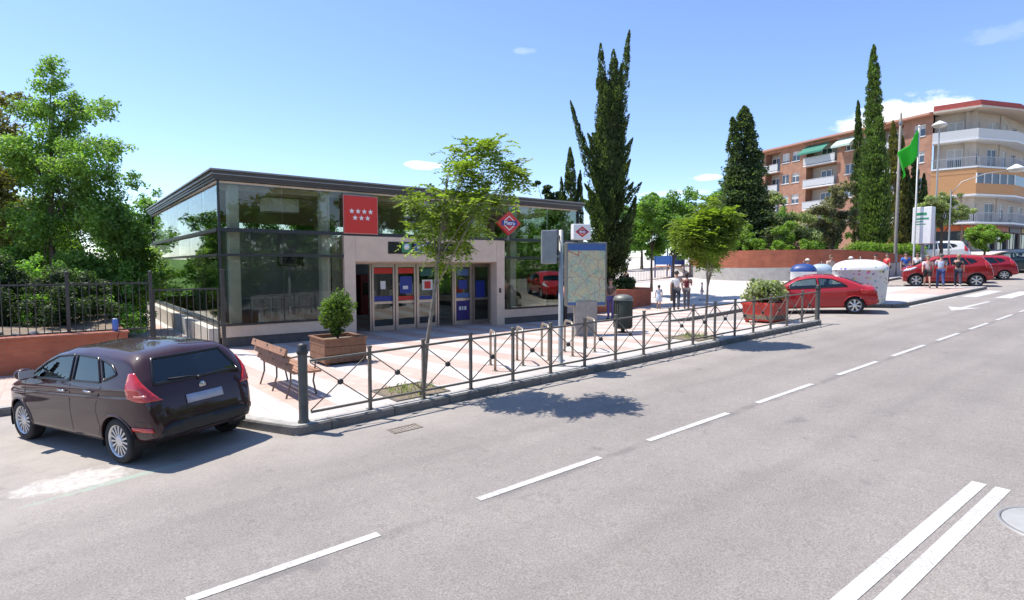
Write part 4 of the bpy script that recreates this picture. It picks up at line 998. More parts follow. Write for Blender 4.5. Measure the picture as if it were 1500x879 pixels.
def igloo(x, y, w, h, mats, label, rz, band=True, z=None):
    t = empty('recycling_container', (x, y, gz(x, y) if z is None else z), label, 'recycling bin', 'recycling containers by the parking bay', rz)
    def ring(z, k, p=3.2):
        out = []
        for i in range(40):
            a = 2*math.pi*i/40; c, s = math.cos(a), math.sin(a); r = w/2*k/((abs(c)**p+abs(s)**p)**(1/p)); out.append((r*c, r*s, z))
        return out
    def loft(rings, name, m, cap=True):
        b = MB(); vs = [v for r in rings for v in r]; fs = [(i*40+k, i*40+(k+1) % 40, (i+1)*40+(k+1) % 40, (i+1)*40+k) for i in range(len(rings)-1) for k in range(40)]
        if cap: fs.append(tuple((len(rings)-1)*40+k for k in range(40)))
        b.add(vs, fs, 0, True); return b.build(name, m, t)
    loft([ring(.0, .90), ring(.06, .92), ring(h*.35, .97), ring(h*.74, 1.0), ring(h*.76, 1.02)], 'body', mats[0], False)
    prof = [ring(h*(.761+.239*math.sin(a)), 1.02*math.cos(a)**.7, 3.2-1.1*a/1.5) for a in [i*1.48/9 for i in range(10)]]
    loft(prof, 'dome', mats[1])
    for s in (-1, 1):
        b = MB(); b.lathe([(.001, .0), (.13, .0), (.15, -.03), (.15, -.06)], 16, (0, 0, 0), 0, True, 'y'); o = b.build('port', M['black'], t); o.location = (0, s*w*.478, h*.66); o.rotation_euler = (R_(-38) if s > 0 else R_(38), 0, 0) if s > 0 else (R_(38), 0, math.pi)
    b = MB(); b.tube([(-.10, 0, h-.01), (-.10, 0, h+.10), (.10, 0, h+.10), (.10, 0, h-.01)], .018); b.build('lifting_loop', M['grey_metal'], t)
def speckle():
    m, nt, N, L, b = nodes_of('sticker_covered_white', .5); g = NG(nt); tc = N.new('ShaderNodeTexCoord')
    v = N.new('ShaderNodeTexVoronoi'); v.inputs['Scale'].default_value = 6.5; L.new(tc.outputs['Object'], v.inputs['Vector'])
    hsv = N.new('ShaderNodeHueSaturation'); hsv.inputs['Saturation'].default_value = .9; hsv.inputs['Value'].default_value = .75; L.new(v.outputs['Color'], hsv.inputs['Color'])
    mask = g.mth('MULTIPLY', g.rng(v.outputs['Distance'], .30, .36, 1, 0), g.rng(g.noise(1.9, 4, .6, tc.outputs['Object']), .38, .46, 0, .85))
    L.new(g.mix(mask, (.72, .71, .69), hsv.outputs[0]), b.inputs['Base Color']); return m
SPK = speckle()
igloo(24.75, 9.3, 1.9, 1.70, (SPK, SPK), 'big white recycling container covered in coloured stickers behind the red coupe', R_(20))
igloo(27.50, 12.76, 1.1, 1.56, (M['white_paint'], mat('igloo_blue', (.02, .06, .22), .45)), 'recycling container with a dark blue dome and white body', R_(20))
igloo(29.20, 12.70, 1.0, 1.47, (mat('igloo_lgrey', (.40, .46, .52), .5), mat('igloo_bluegrey', (.34, .42, .50), .5)), 'pale blue grey recycling container next to the blue domed one', R_(20))

# ------------------------------------------------------------------ tree pits with weeds
def tree_pit(x, y, lab, seed):
    rng = np.random.default_rng(seed); w = .45
    t = empty('tree_pit', (x, y, gz(x, y)), lab, 'tree pit')
    dz = lambda u, v: gz(x+u, y+v)-t.location.z
    b = MB(); b.add([(u, v, dz(u, v)+.006) for u, v in ((-w, -w*.6), (w, -w*.6), (w, w*1.4), (-w, w*1.4))], [(0, 1, 2, 3)]); b.build('soil', M['soil'], t, fix=False)
    b = MB()
    for (u0, v0, u1, v1) in ((-w-.05, -w*.6-.05, w+.05, -w*.6), (-w-.05, w*1.4, w+.05, w*1.4+.05), (-w-.05, -w*.6, -w, w*1.4), (w, -w*.6, w+.05, w*1.4)):
        b.add([(u, v, dz(u, v)-.05+k) for k in (0, .068) for u, v in ((u0, v0), (u1, v0), (u1, v1), (u0, v1))], [(0, 3, 2, 1), (4, 5, 6, 7), (0, 1, 5, 4), (1, 2, 6, 5), (2, 3, 7, 6), (3, 0, 4, 7)])
    b.build('border', M['iron_brown'], t)
    n = 190; P = np.stack([rng.normal(0, .24, n), rng.normal(.15, .25, n), np.full(n, .03)], 1); P[:, 2] += rng.random(n)*.06
    a = rng.normal(size=(n, 3))*.6+np.array([0, 0, 1.]); a /= np.linalg.norm(a, axis=1)[:, None]; nr = np.cross(a, rng.normal(size=(n, 3))); nr /= np.linalg.norm(nr, axis=1)[:, None]
    P[:, 2] += np.array([dz(float(p[0]), float(p[1])) for p in P]); V, F = leaf_quads(P, a, np.cross(nr, a), nr, (.05+.07*rng.random(n))[:, None], .22); o = np_mesh('weeds', V, F, LM['olive'], t); o['kind'] = 'stuff'
tree_pit(4.58, 8.45, 'square tree pit with weeds at the foot of the street tree before the doors', 5)
tree_pit(12.75, 8.5, 'square tree pit under the slim street tree behind the railing', 6)
# ------------------------------------------------------------------ trees
SKIPTREES = False
P1 = 'young street trees'
tree('street_tree', (4.58, 8.25, -2.13), 'young street tree with drooping feathery leaves at the kerb in front of the station doors', 'tree',
     [(0.88, -0.46, 4.07, 0.33), (1.20, -0.93, 3.63, 0.28), (0.62, -0.08, 3.99, 0.18), (0.62, -0.43, 3.51, 0.33), (0.77, -0.72, 3.09, 0.35), (0.37, -0.05, 2.92, 0.29), (0.84, 0.14, 2.64, 0.33), (0.39, 0.33, 2.44, 0.21), (1.46, -0.42, 3.35, 0.19), (0.46, -0.28, 3.21, 0.26), (1.19, -0.40, 3.81, 0.25), (0.37, 0.10, 2.25, 0.20), (0.11, 0.05, 3.25, 0.28), (0.21, 0.15, 2.65, 0.30), (0.69, -0.05, 2.95, 0.35), (1.34, -0.75, 3.55, 0.25)],
     800, .092, LM['young'], .042, tip=(.45, -.15, 3.6), bark='bark_pale', pin=True, seed=3, sub=6, length=.26)
tree('street_tree', (12.75, 8.3, -1.87), 'slim street tree with round bright green crown behind the right half of the railing', 'tree',
     [(-0.26, 0.2, 2.89, 0.37), (0.13, -0.2, 3.05, 0.34), (-0.16, -0.08, 2.48, 0.41), (0.25, -0.29, 2.6, 0.29), (-0.03, 0.65, 2.51, 0.26), (0.37, 0.2, 1.92, 0.25), (0, .1, 2.2, .35), (-.5, .2, 2.6, .4), (.45, -.1, 2.8, .35), (.1, 0, 3.2, .35)],
     1500, .10, LM['young'], .038, tip=(.05, 0, 2.7), bark='bark_pale', pin=True, seed=5, sub=7, length=.26)
tree('square_tree', (24.27, 17.74, -1.69), 'leafy green tree on the square with a thin dark trunk beyond the man in white', 'tree',
     [(0.11, 0.89, 4.49, 0.91), (1.0, 0.2, 4.84, 0.84), (-0.29, -0.14, 3.31, 0.95), (0.69, -0.64, 3.73, 0.68), (0.67, -0.08, 2.49, 0.63), (-.6, .6, 3.9, .8), (1.5, -.4, 4.0, .7), (.3, .2, 4.0, 1.1), (1.6, -.5, 3.2, .8), (-.9, .8, 4.6, .7)], 15000, .15, LM['fresh'], .08, seed=6, sub=14)
tree('square_tree', (25.08, 19.7, -1.3), 'leafy tree close to the right flank of the big cypress', 'tree',
     [(0.16, 0.6, 3.27, 0.9), (0.15, 0.95, 4.41, 0.6), (0.77, 0.37, 2.53, 0.83), (-0.32, -0.21, 4.82, 0.51), (.6, -.3, 4.0, .8), (.9, .4, 3.6, .8)], 12000, .15, LM['fresh'], .07, seed=7, sub=14)
tree('leafy_tree', (-0.13, 24.16, -2.03), 'tall loose leafy green tree behind the fence left of the station', 'tree',
     [(0.15, 0.83, 8.61, 0.46), (-0.4, 1.31, 7.16, 0.69), (0.53, 0.15, 7.07, 0.77), (1.39, -1.36, 7.05, 0.48), (-0.24, 0.54, 5.36, 0.95), (0.8, -1.26, 5.34, 0.91), (1.71, 0.23, 6.05, 0.57), (0.26, 1.0, 3.51, 1.08), (1.29, -0.63, 3.46, 0.95), (2.1, -1.79, 4.75, 0.35), (-0.75, 1.81, 2.22, 1.04), (0.55, -0.11, 1.76, 1.05), (1.83, -0.3, 2.1, 0.75), (2.33, -0.69, 3.27, 0.33), (1.1, -.3, 4.4, .8), (.2, .3, 4.4, .9), (.3, .3, 6.2, .75), (.1, .6, 8.0, .5), (1.9, -.8, 2.8, .7), (2.3, -.6, 2.2, .75), (1.6, -.4, 3.7, .7), (2.3, -.9, 1.3, .75), (1.4, -.3, 5.0, .55), (-.6, .5, 3.2, .9), (-.9, .6, 5.8, .7), (1.01, -0.71, 0.86, 0.68), (-0.41, 0.17, 0.87, 0.76)],
     66000, .102, LM['elm'], .12, tip=(.2, .3, 7.4), seed=8, sub=34, clump=(.10, .20), grow=1.35, aspect=.55, bend=.3)
tree('dark_evergreen', (-2.16, 28.92, -2.35), 'dark bronze green evergreen at the left edge behind the leafy tree', 'tree',
     [(0.77, 0.26, 8.48, 0.57, 0.5), (1.24, -0.44, 8.6, 0.31, 0.5), (0.22, -0.32, 7.03, 1.25), (0.85, -0.61, 5.82, 0.86), (0.01, 0.96, 4.13, 1.57), (0.99, -1.42, 3.78, 0.69), (0.62, -1.28, 1.81, 1.11), (1.26, -0.61, 1.53, 0.78), (-1.2, -.5, 5, 1.2), (-1.4, -.6, 2, 1.4), (.1, -3.2, 3.4, 1.0), (-.2, -3.6, 1.6, 1.2), (.3, -3.4, 5.0, .9)], 32000, .15, LM['gold'], .2, seed=9, sub=40, clump=(.16, .22), grow=1.15)
tree('garden_bush', (1.73, 23.96, -2.19), 'dense green bush at the fence beside the station path', 'bush',
     [(.2, 0, 2.0, .8), (-.9, .2, 1.9, .9), (.3, -.4, 2.9, .6), (-1.9, .4, 1.6, .9), (-2.6, .6, 1.9, .9), (-0.66, -0.16, 0.76, 0.81), (0.01, -0.39, 1.21, 0.65), (0.16, -0.63, 0.51, 0.56), (-.35, -2.2, .5, .62), (-.3, -3.6, .6, .6)], 36000, .09, LM['broad'], .05, seed=10, sub=14)
tree('garden_bush', (-1.6, 19.6, -1.6), 'mid green bush behind the fence at the left edge', 'bush',
     [(-1.0, 0, .5, .8), (0, .2, .7, .8), (1.0, -.1, .5, .75), (1.9, .4, .4, .7), (-2.2, 0, .8, 1.0), (.5, .9, 1.3, .7), (1.4, 1.0, 1.5, .7)], 22000, .08, LM['broad'], .05, seed=12, sub=14)
tree('garden_bush', (0.2, 17.6, -1.55), 'low dark bush behind the fence between the leafy tree and the path', 'bush', [(-.7, 0, .4, .55), (.0, .2, .55, .6), (.55, .3, .4, .45), (-1.5, .3, .5, .6), (-2.3, .1, .45, .55), (-.3, .9, 1.0, .6), (.4, 1.2, .9, .6), (-1.3, 1.2, 1.1, .7)], 22000, .08, LM['dark'], .04, seed=13, sub=14)
for i, (x, y, lab) in enumerate([(-.6, 30.5, 'bushy tree in the row left of the station path, nearest the fence'), (.5, 34.5, 'bushy tree in the row left of the station path, second from the fence'), (-.9, 38.5, 'bushy tree in the row left of the station path, farthest from the fence')]):
    rgs = random.Random(200+i); tree('garden_tree', (x, y, -1.9), lab, 'tree', [(rgs.uniform(-1.0, 1.0), rgs.uniform(-1.3, 1.3), .4+k*.42, rgs.uniform(.8, 1.15)) for k in range(10)], 9000, .18, LM['lush' if i % 2 else 'fresh'], .09, seed=201+i, sub=14, group='trees beside the station path')
# trees and shrubs beyond the station, seen through its glass
rngb = random.Random(21)
tB = empty('low_hedge', (3, 32.6, -2.35), 'low green hedge close behind the station seen through its glass', 'hedge'); rngH = np.random.default_rng(77)
CH = np.array([(x, rngH.normal()*.15, z+rngH.normal()*.15) for x in np.arange(-1.5, 24, .8) for z in (.35, .8)]); V_, F_ = leaf_cloud(CH, np.full((len(CH), 3), .6), 16000, .17, .4, rng=rngH, shell=.5); np_mesh('foliage', V_, F_, LM['lush'], tB)
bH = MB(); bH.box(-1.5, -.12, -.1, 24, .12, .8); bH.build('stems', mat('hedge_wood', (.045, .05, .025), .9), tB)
back_lab = ['shrub seen through the glass corner of the station', 'second shrub from the station corner seen through its glass', 'light green shrub behind the middle left of the station glass', 'shrub behind the station doors', 'shrub behind the portal seen through the upper glass', 'tall green tree behind the right glass bay of the station', 'bushy tree behind the right end of the station', 'green tree between the station and the small cypress']
for i in range(8):
    x = 3.5+i*3.4; y = 39.5+rngb.uniform(-.4, .8); h = 1.0 if i < 5 else 1.35
    cl = [(rngb.uniform(-1.2, 1.2), rngb.uniform(-.6, .6), 1.5+rngb.uniform(0, 4.4)*h/1.35, rngb.uniform(.9, 1.4)) for k in range(10)]+[(rngb.uniform(-1.9, 1.9), rngb.uniform(-3.2, -1.5), .1+rngb.uniform(0, .7), rngb.uniform(.7, 1.0)) for k in range(5)]
    tree('garden_tree', (x, y, -.95), back_lab[i], 'tree', cl, 11000, .19, LM['lush' if i % 2 else 'fresh'], .09, seed=30+i, sub=9, group='garden trees behind the station')
for i, (x, y, lab) in enumerate([(19.6, 23.6, 'sunny green shrub beside the right end of the station'), (21.6, 26.2, 'taller sunny shrub beyond the right end of the station'), (18.9, 26.6, 'round light green shrub behind the last glass bay'), (23.6, 30.0, 'rounded tree far behind the right end of the station'), (21.5, 32.0, 'second rounded tree far behind the right end of the station'), (26.6, 30.2, 'rounded tree beyond the right glass bay, close to the small cypress'), (29.3, 31.2, 'rounded tree beyond the right glass bay, behind the big cypress'), (31.2, 33.6, 'farthest rounded tree beyond the right glass bay')]):
    tree('garden_tree', (x, y, -2.2), lab, 'tree', ([(0, 0, 4.6, .9), (1.1, -.4, 4.4, .9), (-1.1, .3, 4.5, .9)] if i > 2 else [])+[(0, 0, .9, .9), (.7, .5, 1.6, .9), (-.6, .2, 1.9, .9), (.2, -.3, 2.9, .85), (-.4, .6, 3.6, .7), (.6, .6, 3.4, .7), (-.9, -.6, .7, .8), (1.0, -.5, .7, .8)], 12000, .16, LM['lush'], .08, seed=130+i, sub=14, group='garden trees behind the station')
def side_lawn():
    vs, fs = [], []; n = 10; ys = [19.6+k*.9 for k in range(16)]
    for y in ys:
        for i in range(n+1): x = 17.35+(y*.965-17.35)*i/n; vs.append((x, y, gz(x, y)+.05+.03*math.sin(x*3+y*2)))
    for j in range(len(ys)-1):
        for i in range(n): a = j*(n+1)+i; fs.append((a, a+1, a+n+2, a+n+1))
    b = MB(); b.add(vs, fs, 0, True); o = b.build('lawn', mat('lawn_green', (.11, .21, .04), .95, var=.35, scale=1.2, bump=.8, bscale=20), fix=False); o['kind'] = 'structure'
side_lawn()
# sunny lawn bank behind the station
grid_sheet('lawn', steps(-2, 30, 1)+[30], steps(33.2, 60, 1)+[60], lambda x, y: -2.25+min(2.6, (y-33.2)*.22)+.06*math.sin(x*1.3)*math.sin(y), mat('lawn_green', (.10, .20, .035), .95, var=.35, scale=1.2, bump=.8, bscale=20))
# conifers
def ragged():
    rg = random.Random(17); out = [((0, 0, .1), (.02, .15, 10.2), .92), ((.15, .1, 5.8), (.38, .25, 11.7), .66), ((.25, .1, 4.0), (.45, .2, 10.9), .62), ((-.15, .2, 5.0), (-.14, .61, 11.98), .46), ((.1, .0, 5.5), (.93, -.25, 12.6), .40), ((.2, 0, 4.2), (1.05, .35, 11.2), .40), ((-.1, .3, 3.4), (-.95, 1.85, 9.4), .30), ((0, 0, .2), (-.6, .9, 5.2), .50), ((.1, -.1, .4), (.9, -.8, 4.6), .50)]
    for i in range(92):
        h = .5+8.6*rg.random()**.9; ph = rg.uniform(0, 6.283); L = rg.uniform(.9, 2.1)*(1.1 if h < 6 else .85); tl = rg.uniform(.35, .75) if h < 7.5 else rg.uniform(.2, .45)
        a = (.01*h+.12*math.cos(ph), .02*h+.12*math.sin(ph), h); d = (math.sin(tl)*math.cos(ph)*L, math.sin(tl)*math.sin(ph)*L, math.cos(tl)*L)
        out.append((a, (a[0]+d[0], a[1]+d[1], a[2]+d[2]), rg.uniform(.24, .36)))
    return out
plume_tree('big_cypress', (21.04, 19.04, -1.33), 'tall ragged dark cypress with several spires in the round brick planter', 'tree', ragged(), 130000, .115, LM['cypress'], .2, seed=41, fat=1.0)
plume_tree('small_cypress', (23.84, 24.55, -0.9), 'smaller dark cypress just left of the big ragged cypress', 'tree', [((0.12, 0.12, -0.0), (0.29, 0.54, 7.85), 0.61), ((-0.04, 0.43, 0.81), (-0.09, 0.89, 6.1), 0.37), ((0.39, 0.0, 0.81), (0.71, 0.09, 6.5), 0.37)], 16000, .15, LM['cypress'], .13, seed=42)
tree('spreading_pine', (23.96, 27.0, -0.9), 'flat topped dark pine peeking over the right end of the station roof', 'tree', [(0.03, 0.06, 5.6, 0.6, 0.5), (-0.22, 0.55, 5.95, 0.34, 0.5), (0.38, -0.31, 5.07, 0.68, 0.6), (0.27, -0.07, 3.8, 0.68)], 3000, .2, LM['dark'], .12, seed=43, sub=8)
plume_tree('dark_fir', (43.15, 24.74, 0.55), 'broad dark conical fir above the curved brick wall', 'tree', [((0.53, 0.31, 0.34), (0.91, 0.85, 12.26), 1.77), ((-1.18, 0.2, 0.32), (-1.51, 0.53, 4.72), 0.86), ((0.41, -0.8, 0.32), (0.97, -0.7, 5.05), 0.87), ((-0.4, 0.31, 2.61), (-0.55, 0.97, 11.19), 0.82), ((0.01, -0.38, 3.13), (0.59, 0.03, 10.49), 0.87), ((0.02, -0.1, 0.44), (0.09, 0.26, 8.05), 1.86)], 42000, .22, LM['fir'], .25, seed=44, up=.1, ratio=1.4, fat=1.2)
plume_tree('tall_cypress', (55.8, 19.92, 0.95), 'tallest slender green cypress in front of the brick apartments', 'tree', [((-0.3, -0.11, -0.01), (0.27, 0.72, 18.04), 1.18), ((-0.59, 0.21, -0.0), (-0.09, 0.71, 10.78), 0.77), ((0.23, -0.45, -0.0), (0.51, 0.12, 11.92), 0.77), ((0.14, 0.08, 2.49), (0.58, 0.71, 16.14), 0.89)], 40000, .22, LM['cypress_g'], .25, seed=45)
plume_tree('narrow_cypress', (56.91, 21.59, 0.99), 'narrow dark cypress hugging the left side of the tallest one', 'tree', [((0.27, 0.05, 0.13), (0.68, 0.73, 13.88), 0.68)], 13000, .22, LM['cypress'], .18, seed=46)
plume_tree('bronze_cypress', (61.88, 20.24, 1.03), 'bronze tinged cypress right of the tallest one', 'tree', [((0.02, 0.01, 0.13), (0.37, 0.79, 12.47), 0.9), ((0.45, -0.41, 0.13), (1.0, 0.16, 11.05), 0.64)], 16000, .23, LM['gold'], .2, seed=47)
plume_tree('bronze_cypress', (63.3, 19.13, 1.03), 'shorter cypress clump behind the green flag and the mast', 'tree', [((-0.02, -0.0, -0.0), (0.27, 0.43, 9.42), 0.77), ((-0.47, 0.3, -0.0), (-0.4, 0.71, 7.8), 0.64), ((0.55, -0.49, -0.0), (0.86, -0.23, 7.49), 0.58)], 14000, .23, LM['cypress'], .2, seed=48)
tree('olive_tree', (44.15, 21.4, 0.52), 'pale olive green tree between the dark fir and the tall cypress', 'tree', [(-0.19, 0.99, 4.38, 0.85), (0.02, 0.62, 2.8, 1.16), (0.53, -0.18, 3.03, 0.94), (-1.22, 0.5, 1.7, 1.04), (0.01, -0.21, 1.45, 1.35), (0.83, -0.85, 1.71, 0.94)], 12000, .18, LM['olive'], .12, seed=49, sub=12)
tree('grey_tree', (49.81, 20.8, 0.89), 'grey brown airy tree left of the tall cypress', 'tree', [(-0.83, 0.55, 3.44, 1.11), (0.11, -0.07, 4.55, 1.11), (0.25, 0.44, 2.09, 1.35), (0.6, -0.71, 2.88, 1.0), (0.51, -0.56, 5.36, 0.67), (-0.58, 1.16, 2.09, 0.9)], 11000, .19, leafmat('dusty_leaves', (.19, .18, .12), .45, .4, .9), .13, seed=50, sub=12)
tree('roadside_tree', (50.71, 13.68, 0.2), 'small olive coloured tree in front of the balconies behind the white sign', 'tree', [(-0.16, 0.52, 4.2, 0.9, 0.7), (1.23, -0.01, 4.5, 1.01, 0.7), (1.27, -0.86, 3.58, 0.8, 0.7), (0.6, 0.28, 3.23, 1.01, 0.7), (-0.6, 0.92, 3.46, 0.5, 0.7)], 11000, .15, LM['olive'], .14, seed=51, sub=14, grow=1.35)
tree('roadside_tree', (50.6, 11.19, -.4), 'small round bright green tree above the red cars', 'tree', [(-0.19, 0.61, 2.46, 0.67), (0.34, 0.17, 2.79, 0.77), (0.75, -0.43, 2.44, 0.67), (-0.35, -0.01, 2.1, 0.85), (0.81, -0.8, 2.1, 0.38)], 7000, .15, LM['hedge'], .1, seed=52, sub=10)
bgl = ['distant light green tree behind the square left of the fir', 'distant tree between the square trees and the fir', 'distant taller tree touching the left edge of the fir', 'distant tree right of the fir below the apartments', 'distant tree in front of the apartment foot', 'distant tree directly behind the big cypress']
for i, (bs, cl) in enumerate([((47.81, 38.84, -0.5), [(-0.18, 1.18, 3.6, 1.41), (1.46, -0.01, 4.17, 1.41), (0.75, 0.7, 5.4, 1.42), (-0.11, -0.04, 2.7, 1.59)]), ((52.89, 37.39, -0.52), [(-0.51, 1.03, 4.07, 1.56), (1.46, -0.18, 4.67, 1.56), (0.42, 0.42, 5.91, 1.56), (0.55, 0.46, 3.19, 1.79)]), ((57.59, 36.24, -0.53), [(-0.54, 0.89, 5.33, 1.39), (1.23, -0.19, 5.95, 1.39), (0.54, 0.52, 7.26, 1.39), (-0.17, 0.0, 4.39, 1.58)]), ((61.01, 31.0, -0.52), [(-0.01, 1.16, 3.72, 1.46), (1.7, -0.07, 4.32, 1.46), (-0.46, -0.08, 5.47, 1.43), (0.85, 0.51, 2.83, 1.67)]), ((67.47, 28.47, -0.53), [(0.12, 1.11, 3.46, 1.4), (1.22, -0.3, 4.05, 1.39), (-0.57, -0.07, 5.27, 1.37), (0.77, 0.41, 2.53, 1.6)]), ((44.86, 38.61, -0.48), [(-0.91, 0.25, 3.76, 1.05), (1.35, 0.24, 4.39, 1.08), (0.42, 0.44, 5.54, 1.07), (-0.43, -0.33, 2.93, 1.2)])]):
    tree('distant_tree', bs, bgl[i], 'tree', [c+(1.0,) for c in cl], 6500, .30, LM['fresh' if i % 2 else 'lush'], .16, seed=60+i, sub=12, group='distant trees beyond the square')
# planting in the brick planter and shrubs on the terrace
tree('planter_bush', (20.9, 18.9, -1.4), 'dark low bush at the foot of the big cypress', 'bush', [(-.6, -.5, .3, .5), (.4, -.5, .35, .6), (1.2, -.4, .3, .55), (1.6, .6, .3, .6), (0, .3, .4, .7)], 3200, .15, LM['dark'], .04, seed=71, sub=10)
tree('terrace_bush', (40.5, 22.0, .7), 'bright green bush above the middle of the curved wall', 'bush', [(0, 0, .6, .8), (1.0, -1.2, .7, .8), (1.6, -2.6, .6, .8), (.4, 1.2, .6, .7), (-.2, 2.6, .8, 1.0), (.8, 1.8, 1.4, 1.0), (1.6, -1.0, 1.5, 1.0), (.2, 4.2, .7, .9)], 15000, .16, LM['hedge'], .05, seed=72, sub=10)
tO = empty('added_reflection_hedge', (0, -10.6, -2.6), 'long tall unseen hedge added across the road for the station glass reflections', 'hedge'); rngO = np.random.default_rng(78)  # out of view, added to hide bright ground mirrored in the station glass
CO = np.array([(x, rngO.normal()*.2, z+Rz(x)+2.6) for x in np.arange(-14, 60, 1.1) for z in (.6, 1.6, 2.5)]); V_, F_ = leaf_cloud(CO, np.full((len(CO), 3), .9), 22000, .30, .4, rng=rngO, shell=.5); np_mesh('foliage', V_, F_, LM['broad'], tO)
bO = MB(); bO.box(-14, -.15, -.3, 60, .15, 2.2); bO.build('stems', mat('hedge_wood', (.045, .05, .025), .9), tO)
# unseen trees added over the road, behind the viewer, to darken the glass
for i, x in enumerate((-2, 6, 13.5, 21, 28.5, 36, 43)):
    cl = [(rngb.uniform(-2.2, 2.2), rngb.uniform(-1.5, 1.5), rngb.uniform(1.6, 7.5), rngb.uniform(1.7, 2.5)) for k in range(14)]
    tree('added_plane_tree', (x, -12-rngb.uniform(0, 2), Rz(x)), ['unseen plane tree added across the road opposite the brick wall', 'unseen plane tree added across the road opposite the bench', 'unseen plane tree added across the road opposite the doors', 'unseen plane tree added across the road opposite the map panel', 'unseen plane tree added across the road opposite the red planter', 'unseen plane tree added across the road opposite the zebra crossing', 'unseen plane tree added across the road opposite the far red cars'][i], 'tree', cl, 7000, .45, LM['broad'], .2, seed=80+i, sub=8, group='unseen plane trees added across the road')

# ------------------------------------------------------------------ apartments
def wall_open(mb, o, u, L, z0, z1, opens, depth, n, m=0, mr=None):
    """wall from point o along unit u with rectangular openings (u0,u1,za,zb) and reveals going inwards along -n"""
    o, u, n = Vector(o), Vector(u), Vector(n); mr = m if mr is None else mr
    us = sorted({0, L} | {q for a in opens for q in a[:2]}); zs = sorted({z0, z1} | {q for a in opens for q in a[2:4]})
    P = lambda a, z, d=0: o+u*a+Vector((0, 0, z))-n*d
    for a, c in zip(us, us[1:]):
        for p, q in zip(zs, zs[1:]):
            if any(w[0] <= (a+c)/2 <= w[1] and w[2] <= (p+q)/2 <= w[3] for w in opens): continue
            mb.quad(P(a, p), P(c, p), P(c, q), P(a, q), m)
    for a, c, p, q in opens:
        mb.quad(P(a, p), P(a, q), P(a, q, depth), P(a, p, depth), mr); mb.quad(P(c, p), P(c, q), P(c, q, depth), P(c, p, depth), mr)
        mb.quad(P(a, p), P(c, p), P(c, p, depth), P(a, p, depth), mr); mb.quad(P(a, q), P(c, q), P(c, q, depth), P(a, q, depth), mr)
SHUT = mat('roller_shutter', (.62, .60, .55), .6, var=.05)
CURT = mat('curtain_dim', (.30, .28, .26), .8)
def window(parent, o, u, n, a, c, p, q, depth=.18, shutter=.0, leaves=2, framem='white_paint'):
    o, u, n = Vector(o), Vector(u), Vector(n); F = .07
    e = empty('window', (0, 0, 0)); e.parent = parent
    W_ = Matrix((( u.x, n.x, 0, 0), (u.y, n.y, 0, 0), (0, 0, 1, 0), (0, 0, 0, 1)))
    b = MB(); w = c-a
    b.box(0, -.04, p, F, .03, q); b.box(w-F, -.04, p, w, .03, q); b.box(F, -.04, q-F, w-F, .03, q); b.box(F, -.04, p, w-F, .03, p+F)
    for k in range(1, leaves): b.box(w*k/leaves-.035, -.035, p+F, w*k/leaves+.035, .028, q-F)
    b.xform(W_); off = o+u*a-n*(depth-.05); b.xform(Matrix.Translation(off)); b.build('frame', M[framem], e)
    b = MB(); sz = q-F-(q-p)*shutter; b.box(F*.8, -.012, p+F*.8, w-F*.8, -.004, q-F*.8); b.xform(W_); b.xform(Matrix.Translation(off)); b.build('pane', M['winglass'], e)
    if shutter:
        b = MB(); z = q-F
        while z > sz: b.box(F, .0, z-.055, w-F, .012, z-.005); z -= .06
        b.xform(W_); b.xform(Matrix.Translation(off)); b.build('shutter', SHUT, e)
    b = MB(); b.box(-.08, .0, p-.07, w+.08, depth+.02, p-.003); b.xform(W_); b.xform(Matrix.Translation(o+u*a-n*(depth-.04))); b.build('sill', M['white_paint'], e)
